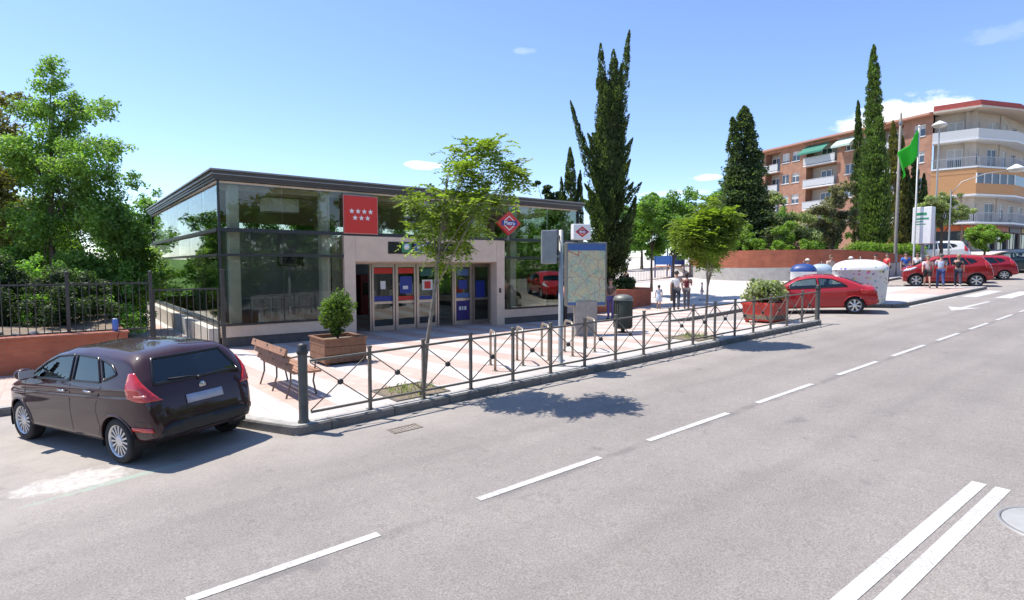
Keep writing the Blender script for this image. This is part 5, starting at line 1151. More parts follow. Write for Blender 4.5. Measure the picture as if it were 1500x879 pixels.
def apartments():
    A, B_, C, D, E = [Vector((*p, 0)) for p in ((82.78, 45.1), (76.54, 21.9), (77.18, 18.19), (82.19, 16.17), (94.7, 15.3))]
    t = empty('apartment_block', (0, 0, 0), 'long red brick apartment block with green awnings and low red roof', 'apartment block')
    lv = [1.7, 4.6, 7.55, 10.5, 13.45]; top = 16.55
    u = (A-B_).normalized(); L = (A-B_).length; n = Vector((-u.y, u.x, 0)); n = n if n.x < 0 else -n
    bal = [(3.2, 6.2), (11.6, 16.2), (20.6, 23.2)]
    b = MB(); opens = []; wins = []
    for z in lv[1:]:
        for a in (.8, 7.0, 9.2, 17.3, 19.0): opens.append((a, a+1.25, z+1.0, z+2.3)); wins.append(opens[-1])
        for a, c in bal: opens.append((a, c, z+.05, z+2.75))
    wall_open(b, B_, u, L, 0, top, opens, 1.3, n, 0); b.build('wall', M['brick_apt'], t)
    rr = random.Random(5)
    for w in wins: window(t, B_, u, n, *w, shutter=rr.choice((0, .3, .45, .7)))
    wallp = mat('balcony_back', (.50, .44, .37), .8, var=.1); grey = mat('balcony_panel', (.52, .52, .52), .6, var=.1)
    aw = mat('awning_green', (.10, .36, .27), .7, trans=(1.1, 1.2, 1.1)); aw2 = mat('awning_pale', (.42, .55, .47), .7)
    for z in lv[1:]:
        for j, (a, c) in enumerate(bal):
            e = empty('balcony', (0, 0, 0)); e.parent = t
            b = MB(); q = B_-n*1.28; b.quad(q+u*a+Vector((0, 0, z)), q+u*c+Vector((0, 0, z)), q+u*c+Vector((0, 0, z+2.8)), q+u*a+Vector((0, 0, z+2.8))); b.build('back_wall', wallp, e)
            s = empty('balcony_door', (0, 0, 0)); s.parent = e
            b = MB()
            W_ = Matrix(((u.x, n.x, 0, 0), (u.y, n.y, 0, 0), (0, 0, 1, 0), (0, 0, 0, 1)))
            x0 = (c-a)*.35
            for (p0, p1, p2, p3) in ((0, 0, .09, 2.2), (1.51, 0, 1.6, 2.2), (.75, 0, .85, 2.2), (.09, 2.1, 1.51, 2.2)): b.box(x0+p0, .01, z+p1, x0+p2, .09, z+p3, 0)
            b.box(x0+.09, .02, z, x0+.75, .04, z+2.1, 1); b.box(x0+.85, .02, z, x0+1.51, .04, z+2.1, 1)
            b.xform(W_); b.xform(Matrix.Translation(q+u*a)); b.build('frame', [M['white_paint'], M['winglass']], s)
            b = MB(); b.box(-.05, -1.28, z-.13, c-a+.05, .55, z+.02); b.xform(W_); b.xform(Matrix.Translation(B_+u*a)); b.build('slab', M['white_paint'], e)
            b = MB(); b.box(-.05, .48, z+.10, c-a+.05, .54, z+.95); b.box(-.07, .46, z+.98, c-a+.07, .56, z+1.03); b.xform(W_); b.xform(Matrix.Translation(B_+u*a)); b.build('parapet', grey, e)
    for a, c, z, m, lab in ((12.6, 16.4, lv[4]+2.62, aw, None), (8.6+.2, 11.4, lv[4]+2.70, aw2, None)):
        b = MB(); W_ = Matrix(((u.x, n.x, 0, 0), (u.y, n.y, 0, 0), (0, 0, 1, 0), (0, 0, 0, 1)))
        b.add([(0, .03, 0), (c-a, .03, 0), (c-a, 1.5, -1.05), (0, 1.5, -1.05), (0, 1.5, -1.30), (c-a, 1.5, -1.30), (0, .03, -.03), (c-a, .03, -.03), (c-a, 1.47, -1.08), (0, 1.47, -1.08)], [(0, 1, 2, 3), (3, 2, 5, 4), (6, 7, 8, 9)])
        b.xform(W_); b.xform(Matrix.Translation(B_+u*a+Vector((0, 0, z)))); b.build('awning', m, t)
    # roof: cornice band and low tiled slope
    rt = mat('roof_tile_red', (.42, .085, .07), .8, var=.2); cor = mat('cornice_cream', (.62, .52, .42), .8, var=.08); salm = mat('cornice_salmon', (.50, .26, .19), .8, var=.08)
    W_ = Matrix(((u.x, n.x, 0, 0), (u.y, n.y, 0, 0), (0, 0, 1, 0), (0, 0, 0, 1)))
    b = MB(); b.box(.02, -12, top, L+.4, .75, top+.22); b.xform(W_); b.xform(Matrix.Translation(B_)); b.build('cornice', salm, t)
    b = MB(); b.add([(.02, .7, top+.225), (L+.3, .7, top+.225), (L+.3, -5.5, top+1.35), (.02, -5.5, top+1.35), (L+.3, -11.7, top+.225), (.02, -11.7, top+.225)], [(0, 1, 2, 3), (3, 2, 4, 5), (1, 4, 2), (0, 3, 5)]); b.xform(W_); b.xform(Matrix.Translation(B_)); b.build('roof', rt, t)
    b = MB(); b.box(L-.01, -11.5, 0, L, -.01, top-.01); b.xform(W_); b.xform(Matrix.Translation(B_)); b.build('gable_wall', M['brick_apt'], t)
    # corner building with wrapping balconies
    t = empty('corner_building', (0, 0, 0), 'corner apartment building with wrapping balconies, one floor enclosed in orange', 'apartment block')
    B2 = B_+Vector((.02, -.02, 0)); run = [B2, C, D, E]
    beige = mat('corner_wall', (.56, .49, .42), .85, var=.1, scale=.8)
    back = []
    for p, q in zip(run, run[1:]):
        uu = (q-p).normalized(); Lw = (q-p).length; nn = Vector((uu.y, -uu.x, 0))
        o = p-nn*1.1; ops = []; ww = []
        for z in lv[1:]:
            k = max(1, int(Lw/2.6))
            for i in range(k):
                a = Lw*(i+.5)/k-.7; ops.append((a, a+1.4, z+.05, z+2.2)); ww.append(ops[-1])
        b = MB(); wall_open(b, o, uu, Lw, 4.4, top, ops, .15, nn); b.build('wall', beige, t)
        for i, w in enumerate(ww): window(t, o, uu, nn, *w, depth=.15, shutter=(.25, 0, .5, .8)[i % 4], leaves=2)
        # shops below
        b = MB(); k = max(1, int(Lw/3.2)); ops = [(Lw*i/k+.3, Lw*(i+1)/k-.3, 1.55, 3.7) for i in range(k)]
        wall_open(b, o, uu, Lw, .6, 4.4, ops, .25, nn); b.build('shopfront_wall', mat('shop_wall', (.26, .18, .14), .8, var=.2), t)
        for w in ops: window(t, o, uu, nn, *w, depth=.25, leaves=3, framem='iron')
        Wm = Matrix(((uu.x, nn.x, 0, 0), (uu.y, nn.y, 0, 0), (0, 0, 1, 0), (0, 0, 0, 1)))
        for i in range(k):
            b = MB(); b.box(Lw*i/k+.2, .01, 3.78, Lw*(i+1)/k-.2, .12, 4.3); b.xform(Wm); b.xform(Matrix.Translation(o)); b.build('shop_sign', mat('shop_sign', ((.45, .10, .03), (.10, .10, .14), (.5, .3, .08))[i % 3], .5), t)
    solid = mat('parapet_white', (.66, .65, .63), .7, var=.06); orange = mat('orange_panel', (.58, .30, .13), .7, var=.1); rail = mat('rail_grey', (.42, .42, .43), .5)
    def off(d):
        ns = []
        for p, q in zip(run, run[1:]): uu = (q-p).normalized(); ns.append(Vector((uu.y, -uu.x, 0)))
        out = [run[0]+ns[0]*d]
        for i in (1, 2): h = (ns[i-1]+ns[i]).normalized(); out.append(run[i]+h*d/max(.5, h.dot(ns[i])))
        return out+[run[3]+ns[2]*d]
    def band(d0, d1, z0, z1, segs, m, name, par):
        a, c = off(d0), off(d1); b = MB()
        for i in segs: b.prism([a[i]+Vector((0, 0, z0)), a[i+1]+Vector((0, 0, z0)), c[i+1]+Vector((0, 0, z0)), c[i]+Vector((0, 0, z0))], (0, 0, z1-z0))
        return b.build(name, m, par)
    for f, z in enumerate(lv[1:]):
        e = empty('balcony', (0, 0, 0)); e.parent = t
        band(.45, -1.12, z-.16, z+.02, (0, 1, 2), M['white_paint'], 'slab', e)
        if f == 1:
            band(.40, .34, z+.02, z+1.15, (0, 1, 2), orange, 'parapet', e); band(.40, .34, z+2.2, z+2.75, (0, 1, 2), orange, 'upper_band', e)
            band(.38, .36, z+1.15, z+2.2, (0,), orange, 'side_panel', e); band(.38, .36, z+1.15, z+2.2, (1, 2), M['winglass'], 'glazing', e)
            a = off(.41)
            for k in range(6): b = MB(); p = a[1].lerp(a[2], k/5); b.box(p.x-.05, p.y-.05, z+1.15, p.x+.05, p.y+.05, z+2.2); b.build('glazing_bar', M['white_paint'], e)
        elif f == 3:
            band(.40, .32, z+.02, z+1.0, (0, 1, 2), solid, 'parapet', e)
        else:
            band(.40, .36, z+.98, z+1.04, (0, 1, 2), rail, 'handrail', e); a = off(.38); b = MB()
            for i in (0, 1, 2):
                Ls = (a[i+1]-a[i]).length; k = int(Ls/.16)
                for j in range(k): p = a[i].lerp(a[i+1], j/k); b.box(p.x-.015, p.y-.015, z+.02, p.x+.015, p.y+.015, z+.98)
            b.build('railing', rail, e)
    band(.75, -9.0, top, top+.20, (0, 1, 2), cor, 'cornice', t); band(.55, -.3, top+.205, top+.80, (0, 1, 2), rt, 'roof_edge', t)
apartments()
# white van far behind and cars follow
# ------------------------------------------------------------------ cars
def interp(tab, x): return float(np.interp(x, [p[0] for p in tab], [p[1] for p in tab]))
def inpoly(p, poly):
    x, y = p; c = False; n = len(poly)
    for i in range(n):
        (x1, y1), (x2, y2) = poly[i], poly[i-1]
        if (y1 > y) != (y2 > y) and x < (x2-x1)*(y-y1)/(y2-y1)+x1: c = not c
    return c
CARGLASS = glassmat('car_glass', (.50, .58, .56), 1.0, .04); PRIV = glassmat('car_glass_dark', (.07, .075, .085), 1.0, .05)
LIGHT_RED = mat('tail_lamp_red', (.55, .02, .02), .12, coat=1.0, var=.12, scale=14); LAMP_CLEAR = mat('lamp_clear', (.6, .6, .62), .1, .2, coat=1.0)
SEAT = mat('car_seat', (.05, .05, .055), .9); RIM = mat('rim_silver', (.62, .62, .63), .32, .65); RIMD = mat('rim_recess', (.04, .04, .042), .6)
CHROME = mat('door_trim_chrome', (.5, .5, .5), .2, .9)
PLATE = mat('number_plate', (.40, .42, .50), .5, var=.15, scale=5)
def smooth_tab(tab, sig, L):
    xs = np.arange(-.4, L+.4, .01); ys = np.interp(xs, [p[0] for p in tab], [p[1] for p in tab])
    k = np.exp(-.5*(np.arange(-30, 31)*.01/sig)**2); k /= k.sum(); ym = np.convolve(np.pad(ys, 30, mode='edge'), k, 'valid')
    w = np.clip(np.minimum(xs, L-xs)/(2.2*sig), 0, 1); ym = ys*(1-w)+ym*w      # the very ends keep their shape
    return [(float(a), float(b)) for a, b in zip(xs, ym) if -1e-6 <= a <= L+1e-6]
class Car:
    def __init__(s, S):
        S = dict(S); s.S = S; s.L = S['L']
        for kk, sg in (('top', .045), ('w', .09), ('belt', .15), ('low', .12)): S[kk] = smooth_tab(S[kk], sg, s.L)
    def section(s, x):
        S = s.S; T = interp(S['top'], x); zl = interp(S['low'], x); w = interp(S['w'], x); zb = min(interp(S['belt'], x), T-.09)
        zb = max(zb, zl+.12); g = max(0, T-zb-.09); wr = w*.955-S.get('tumble', .30)*g-.02
        zm = zl+(zb-zl)*.52
        seg = [((0, zl), 3), ((w*.84, zl), 3), ((w*.965, zl+.07), 14), ((w, zm), 14), ((w*.992, zb-.085), 6), ((w*.955, zb), 26), ((wr+.022, T-.10), 7), ((wr-.11, T-.022), 18), ((0, T+S.get('crown', .018)), 0)]
        out = []
        for (p, k), (q, _) in zip(seg, seg[1:]):
            for i in range(k): f = i/k; out.append((p[0]+(q[0]-p[0])*f, p[1]+(q[1]-p[1])*f))
        out.append(seg[-1][0]); a = np.array(out)
        for _ in range(5): a[1:-1] = .25*a[:-2]+.5*a[1:-1]+.25*a[2:]
        a[0, 0] = 0; a[-1, 0] = 0
        # soft feature crease along the flank
        ce = S.get('crease')
        if ce:
            zc = ce[0]+(ce[1]-ce[0])*x/s.L; k = (a[:, 1]-zc); a[:, 0] += np.where(a[:, 0] > .3, -.010*np.exp(-((k-.035)/.03)**2)+.007*np.exp(-((k+.01)/.02)**2), 0)
        return a
    def stations(s):
        d = s.S.get('step', .03); X = [0.0]; x = 0.0
        while x < s.L-1e-4:
            T0 = interp(s.S['top'], x); st = d
            for _ in range(8):
                dz = abs(interp(s.S['top'], min(s.L, x+st))-T0)+1.0*abs(interp(s.S['w'], min(s.L, x+st))-interp(s.S['w'], x))
                if dz+st > 1.6*d: st *= .6
            x = min(s.L, x+max(st, .0012)); X.append(x)
        return X
    def build(s, name, label, cat, pos, heading, group=None):
        S = s.S; t = empty(name, (0, 0, 0), label, cat, group)
        paint = S['paint']; trim = S.get('trim', M['black'])
        X = s.stations(); secs = [s.section(x) for x in X]; n = len(secs[0])
        V, F = [], []
        for x, a in zip(X, secs):
            V += [(x, y, z) for y, z in a]+[(x, -y, z) for y, z in a[-2:0:-1]]
        m = 2*n-2
        for i in range(len(X)-1):
            for k in range(m): k2 = (k+1) % m; F.append((i*m+k, i*m+k2, (i+1)*m+k2, (i+1)*m+k))
        for i, rev in ((0, True), (len(X)-1, False)):              # end caps: shrinking rings
            prev = list(range(i*m, i*m+m)); base = [Vector(V[j]) for j in prev]; c = sum(base, Vector())/m
            for f in (.75, .5, .25):
                b0 = len(V); V += [tuple(c+(p-c)*f+Vector(((-1 if rev else 1)*.02*(1-f), 0, 0))) for p in base]; cur = list(range(b0, b0+m))
                for k in range(m): q = (prev[k], prev[(k+1) % m], cur[(k+1) % m], cur[k]); F.append(q if not rev else q[::-1])
                prev = cur
            F.append(tuple(prev) if not rev else tuple(reversed(prev)))
        bvh = BVHTree.FromPolygons(V, F)
        s.bvh = bvh
        me = bpy.data.meshes.new('shell'); me.from_pydata(V, [], F); me.polygons.foreach_set('use_smooth', [True]*len(F)); me.update()
        vn = np.zeros(len(V)*3, np.float32); me.vertices.foreach_get('normal', vn); vn = vn.reshape(-1, 3)
        cen = np.zeros(len(F)*3, np.float32); me.polygons.foreach_get('center', cen); cen = cen.reshape(-1, 3)
        fn = np.zeros(len(F)*3, np.float32); me.polygons.foreach_get('normal', fn); fn = fn.reshape(-1, 3)
        bpy.data.meshes.remove(me)
        ra, xr, xf, wz = S['arch'], S['xr'], S['xf'], S['wr']
        cls = []
        for c, nn in zip(cen, fn):
            x, y, z = map(float, c); ay = abs(y); side = abs(nn[1]) > .55 and ay > .3; p = 'body'
            if ay > S['W']/2-.34 and z < wz+ra and min((x-xr)**2+(z-wz)**2, (x-xf)**2+(z-wz)**2) < ra*ra: p = None
            elif side:
                for nm, poly in S['side']:
                    if inpoly((x, z), poly): p = nm+('_l' if y > 0 else '_r')
                if p == 'body' and z < S.get('cut', -1): p = 'body'
                for nm, poly in S.get('doors', []):
                    if p == 'body' and inpoly((x, z), poly): p = nm+('_l' if y > 0 else '_r')
            if p == 'body' and abs(nn[1]) < .75 and x < s.L*.30 and inpoly((y, z), S['rear_glass']) and nn[0] < -.15: p = 'rear_window'
            if p == 'body' and nn[0] > .2 and x > s.L*.45 and S['ws'][0] < z < S['ws'][1] and ay < S['ws'][2]+(S['ws'][3]-S['ws'][2])*(z-S['ws'][0])/(S['ws'][1]-S['ws'][0]): p = 'windscreen'
            cls.append(p)
        parts = {}
        for f, p in zip(F, cls):
            if p: parts.setdefault(p, []).append(f)
        for p, fs in parts.items():
            used = sorted({i for f in fs for i in f}); mp = {v: i for i, v in enumerate(used)}
            nm = p[:-2] if p.endswith(('_l', '_r')) else p
            me = bpy.data.meshes.new(nm); me.from_pydata([V[i] for i in used], [], [tuple(mp[i] for i in f) for f in fs]); me.polygons.foreach_set('use_smooth', [True]*len(fs)); me.update()
            me.normals_split_custom_set_from_vertices([tuple(map(float, vn[i])) for i in used])
            gl = nm in ('window', 'windscreen', 'rear_window', 'rear_side_window', 'quarter_window')
            me.materials.append((PRIV if nm in ('rear_window',)+tuple(S.get('priv', ())) else CARGLASS) if gl else paint)
            o = bpy.data.objects.new(nm, me); COL.objects.link(o); o.parent = t
            if gl: o.visible_shadow = True
        def side_pt(x, z, sg, off=.004):
            h = bvh.ray_cast(Vector((x, sg*3, z)), Vector((0, -sg, 0)))
            return h[0]+h[1]*off if h[0] else Vector((x, sg*S['W']/2, z))
        def rear_pt(y, z, off=.004, d=1):
            h = bvh.ray_cast(Vector((-3 if d > 0 else 9, y, z)), Vector((d, 0, 0))); return h[0]+h[1]*off if h[0] else Vector((0 if d > 0 else s.L, y, z))
        def corner_pt(phi, z, off=.006, d=1):
            cx = .95 if d > 0 else s.L-.95; dr = Vector((-math.cos(phi)*d, math.sin(phi), 0)); o = Vector((cx, 0, z))+dr*3
            h = bvh.ray_cast(o, -dr); return h[0]+h[1]*off if h[0] else o-dr*2.2
        def dens(poly, step):
            out = []
            for i in range(len(poly)):
                a, c = Vector(poly[i]), Vector(poly[(i+1) % len(poly)]); k = max(1, int((c-a).length/step)); out += [a+(c-a)*j/k for j in range(k)]
            return out
        def patch(nm, poly, fun, m, step=.035, par=t, edge=True):
            P = dens(poly, step); nb = len(P); x0, x1 = min(p.x for p in P), max(p.x for p in P); y0, y1 = min(p.y for p in P), max(p.y for p in P)
            pts = list(P); pp = [tuple(p) for p in poly]
            gx = x0+step*.6
            while gx < x1:
                gy = y0+step*.6
                while gy < y1:
                    if inpoly((gx, gy), pp) and min((Vector((gx, gy))-q).length for q in P) > step*.5: pts.append(Vector((gx, gy)))
                    gy += step
                gx += step
            v2, e2, f2, *_ = delaunay_2d_cdt(pts, [(i, (i+1) % nb) for i in range(nb)], [], 1, 1e-6)
            b = MB(); b.add([fun(p.x, p.y) for p in v2], f2, 0, True)
            o = b.build(nm, m, par); sdm = o.modifiers.new('thick', 'SOLIDIFY'); sdm.thickness = .012; sdm.offset = 0
            return o
        def line(pts, fun, r, m, nm, par=t, closed=False, step=.06):
            P = []
            for a, c in zip(pts, pts[1:]+(pts[:1] if closed else [])):
                a, c = Vector(a), Vector(c); k = max(1, int((c-a).length/step)); P += [a+(c-a)*j/k for j in range(k)]
            if not closed: P.append(Vector(pts[-1]))
            b = MB(); b.tube([fun(p.x, p.y) for p in P], r, 6, closed=closed); return b.build(nm, m, par)
        # rubber round every window, shut lines, arches
        b = MB()
        def addline(pts, fun, r, closed=False, step=.05, m=0):
            P = []
            for a, c in zip(pts, pts[1:]+(pts[:1] if closed else [])):
                a, c = Vector(a), Vector(c); k = max(1, int((c-a).length/step)); P += [a+(c-a)*j/k for j in range(k)]
            if not closed: P.append(Vector(pts[-1]))
            b.tube([fun(p.x, p.y) for p in P], r, 6, m, closed=closed)
        hi = S.get('hi', False)
        for sg in (1, -1):
            for nm, poly in S['side']: addline(poly, lambda x, z: side_pt(x, z, sg, .001), .017, True)
        addline(S['rear_glass'], lambda y, z: rear_pt(y, z, .0), .022, True)
        ws = S['ws']; addline([(-ws[2], ws[0]), (ws[2], ws[0]), (ws[3], ws[1]), (-ws[3], ws[1])], lambda y, z: rear_pt(y, z, .0, -1), .022, True)
        b.build('window_seals', M['blk_gloss'], t)
        b = MB()
        for sg in (1, -1):
            for nm, pts in S.get('seams', []): b = MB(); addline(pts, lambda x, z: side_pt(x, z, sg, -.0015), .0048); b.build('shut_line', M['black'], t)
        for pts in S.get('rear_seams', []): b = MB(); addline(pts, lambda y, z: rear_pt(y, z, -.0015), .0048); b.build('shut_line', M['black'], t)
        b = MB()
        for sg in (1, -1):
            for xw in (xr, xf):
                pts = []
                for k in range(25):
                    a = math.pi*(-.07+1.14*k/24); x, z = xw+ra*math.cos(a), wz+ra*math.sin(a)
                    if z > interp(S['low'], x)+.02: pts.append(side_pt(x, z, sg, -.004))
                b = MB(); b.tube(pts, .016, 8); b.build('arch_lip', S.get('archm', paint), t)
        b = MB()                                                   # arch liners and floor
        for sg in (1, -1):
            for xw in (xr, xf):
                for k in range(16):
                    a0, a1 = math.pi*(-.1+1.2*k/16), math.pi*(-.1+1.2*(k+1)/16); r = ra+.02; y0, y1 = sg*(S['W']/2-.33), sg*(S['W']/2-.045)
                    p = lambda a, y: (xw+r*math.cos(a), y, wz+r*math.sin(a))
                    b.quad(p(a0, y0), p(a1, y0), p(a1, y1), p(a0, y1))
        b.box(.35, -S['W']/2+.12, .23, s.L-.35, S['W']/2-.12, .34)
        b.build('underbody', M['black'], t)
        # interior
        b = MB(); zs = S['seat']
        for y in (-.36, .36):
            b.bbox(S['xs'], y-.24, zs-.30, S['xs']+.5, y+.24, zs-.12, .05); i = len(b.v)
            b.bbox(-.07, -.23, 0, .07, .23, .58, .05); b.bbox(-.05, -.12, .60, .05, .12, .78, .04); b.xform(Matrix.Translation((S['xs']+.02, y, zs-.16)) @ Matrix.Rotation(-.25, 4, 'Y'), i)
        i = len(b.v); b.bbox(-.07, -.58, 0, .07, .58, .52, .05); b.xform(Matrix.Translation((S['xs']-.85, 0, zs-.16)) @ Matrix.Rotation(-.3, 4, 'Y'), i)
        b.bbox(S['xs']-.85, -.58, zs-.30, S['xs']-.35, .58, zs-.14, .05)
        b.build('seats', SEAT, t)
        b = MB(); b.bbox(S['xs']+.95, -.66, zs+.0, S['xs']+1.3, .66, zs+.20, .05); b.build('dashboard', M['black'], t)
        b = MB(); b.tube([(S['xs']+.85+.05*math.sin(a), .36+.18*math.cos(a), zs+.18+.17*math.sin(a)) for a in np.linspace(0, 6.283, 21)[:-1]], .014, 6, closed=True); b.build('steering_wheel', M['black'], t)
        # lamps, bumper, plate, handles
        tl = S['tail']
        for sg in (1, -1):
            o = patch('tail_lamp', [(sg*p, z) for p, z in tl], lambda p, z: corner_pt(p, z, .008), LIGHT_RED)
            if hi: patch('lamp_insert', [(sg*.72, .90), (sg*.86, .905), (sg*.86, .935), (sg*.73, .93)], lambda p, z: corner_pt(p, z, .018), mat('lamp_lens', (.7, .25, .2), .1, coat=1.), .02, o)
            patch('headlight', [(sg*p, z) for p, z in S['head']], lambda p, z: corner_pt(p, z, .006, -1), LAMP_CLEAR)
        if 'reflector' in S:
            for sg in (1, -1): patch('bumper_reflector', [(sg*p, z) for p, z in S['reflector']], lambda p, z: corner_pt(p, z, .006), LIGHT_RED, .03)
        if 'bumper' in S: patch('rear_bumper_insert', S['bumper'], lambda y, z: rear_pt(y, z, .008), trim, .06)
        if 'sill' in S: pass
        pz = S['plate']; patch('number_plate', [(-.26, pz-.055), (.26, pz-.055), (.26, pz+.055), (-.26, pz+.055)], lambda y, z: rear_pt(y, z, .012), PLATE, .08)
        for sg in (1, -1):
            for hx, hz in S['handles']:
                b = MB(); c = side_pt(hx, hz, sg, .0)
                b.tube([side_pt(hx-.09, hz-.004, sg, .004), side_pt(hx-.07, hz, sg, .032), side_pt(hx+.06, hz, sg, .032), side_pt(hx+.085, hz-.004, sg, .004)], .014, 8); b.build('door_handle', paint if not hi else CHROME, t)
            mx, mz = S['mirror']; b = MB(); c = side_pt(mx, mz, sg, 0)
            b.blob((c.x+.02, c.y+sg*.14, mz+.07), (.075, .115, .085), 14); b.tube([c, (c.x+.01, c.y+sg*.09, mz+.03)], .022, 8); mo = b.build('mirror', paint, t)
            b = MB(); b.prism([(c.x-.052, c.y+sg*(.14-.09), mz+.02), (c.x-.052, c.y+sg*(.14+.09), mz+.02), (c.x-.052, c.y+sg*(.14+.09), mz+.125), (c.x-.052, c.y+sg*(.14-.09), mz+.125)], (-.012, 0, 0)); b.build('mirror_glass', LAMP_CLEAR, mo)
        if hi:
            b = MB(); b.tube([rear_pt(.02, 1.035, .012), rear_pt(.12, 1.06, .016), rear_pt(.42, 1.075, .016)], .009, 6); b.blob(rear_pt(.02, 1.03, .008), .028); b.build('rear_wiper', M['black'], t)
            b = MB(); b.lathe([(.001, -.006), (.045, -.004), (.05, .0), (.045, .006), (.001, .008)], 18, (0, 0, 0), 0, True, 'x'); o = b.build('badge', CHROME, t); o.location = rear_pt(0, .93, .004)
            b = MB(); b.tube([(2.05, 0, 1.475), (1.96, 0, 1.62)], [.007, .003], 6); b.build('aerial', M['black'], t)
            for sg in (1, -1):
                pass
            patch('fuel_flap', [(.80+.17*math.cos(a)*.55, .80+.085*math.sin(a)) for a in np.linspace(0, 6.283, 17)[:-1]], lambda x, z: side_pt(x, z, -1, .003), paint, .05)
        # wheels
        wr_, tw = S['wr'], S.get('tw', .195)
        for xw in (xr, xf):
            for sg in (1, -1):
                wl = empty('wheel', (xw, sg*(S['W']/2-tw/2-.035), wr_)); wl.parent = t; wl.rotation_euler = (0, 0, 0 if sg < 0 else math.pi)
                h = tw/2; R = wr_; rr = R*.70
                b = MB(); b.lathe([(rr-.01, h*.75), (rr, h*.92), (R*.82, h), (R*.94, h*.93), (R*.99, h*.72), (R, h*.4), (R, -h*.4), (R*.99, -h*.72), (R*.94, -h*.93), (R*.82, -h), (rr, -h*.92), (rr-.01, -h*.75)], 40, (0, 0, 0), 0, True, 'y')
                b.build('tyre', M['rubber'], wl)
                b = MB(); b.lathe([(rr, -h*.92), (rr*.98, -h*.90), (rr*.93, -h*.80), (rr*.91, -h*.45), (rr*.9, h*.7)], 40, (0, 0, 0), 0, True, 'y'); b.lathe([(rr*.91, -h*.30), (.001, -h*.34)], 30, (0, 0, 0), 1, True, 'y')
                ns = S.get('spokes', 12)
                for k in range(ns):
                    i = len(b.v); wdt = rr*2.1/ns
                    b.add([(-wdt*.30, -h*.78, .06), (wdt*.30, -h*.78, .06), (wdt*.52, -h*.74, rr*.95), (-wdt*.52, -h*.74, rr*.95), (-wdt*.30, -h*.40, .06), (wdt*.30, -h*.40, .06), (wdt*.52, -h*.40, rr*.95), (-wdt*.52, -h*.40, rr*.95)], [(0, 1, 2, 3), (4, 7, 6, 5), (0, 4, 5, 1), (1, 5, 6, 2), (2, 6, 7, 3), (3, 7, 4, 0)])
                    b.xform(Matrix.Rotation(2*math.pi*k/ns, 4, 'Y'), i)
                b.lathe([(.075, -h*.45), (.075, -h*.80), (.06, -h*.86), (.001, -h*.88)], 20, (0, 0, 0), 0, True, 'y')
                b.build('rim', [RIM, RIMD], wl)
        # set down on the ground
        hd = Vector((math.cos(heading), math.sin(heading), 0)); lf = Vector((-hd.y, hd.x, 0)); p = Vector((*pos, 0)); wb = xf-xr
        G = lambda q: roadz(q.x, q.y)+.004
        pr, pf, pl = p, p+hd*wb, p+lf*.7; zr = (G(pr+lf*.7)+G(pr-lf*.7))/2; zf = (G(pf+lf*.7)+G(pf-lf*.7))/2; zl = (G(pr+lf*.7)+G(pf+lf*.7))/2; zg = (G(pr-lf*.7)+G(pf-lf*.7))/2
        ex = (hd*wb+Vector((0, 0, zf-zr))).normalized(); ey = (lf*1.4+Vector((0, 0, zl-zg))).normalized(); ez = ex.cross(ey).normalized(); ey = ez.cross(ex)
        k = S.get('scale', 1.0); o = Vector((p.x, p.y, zr))-ex*xr*k; ex, ey, ez = ex*k, ey*k, ez*k
        t.matrix_world = Matrix(((ex.x, ey.x, ez.x, o.x), (ex.y, ey.y, ez.y, o.y), (ex.z, ey.z, ez.z, o.z), (0, 0, 0, 1)))
        return t
def carpaint(name, c, flake=.0, metal=.0, rough=.3):
    return mat(name, c, .5, metal, coat=1.0, spec=.12)
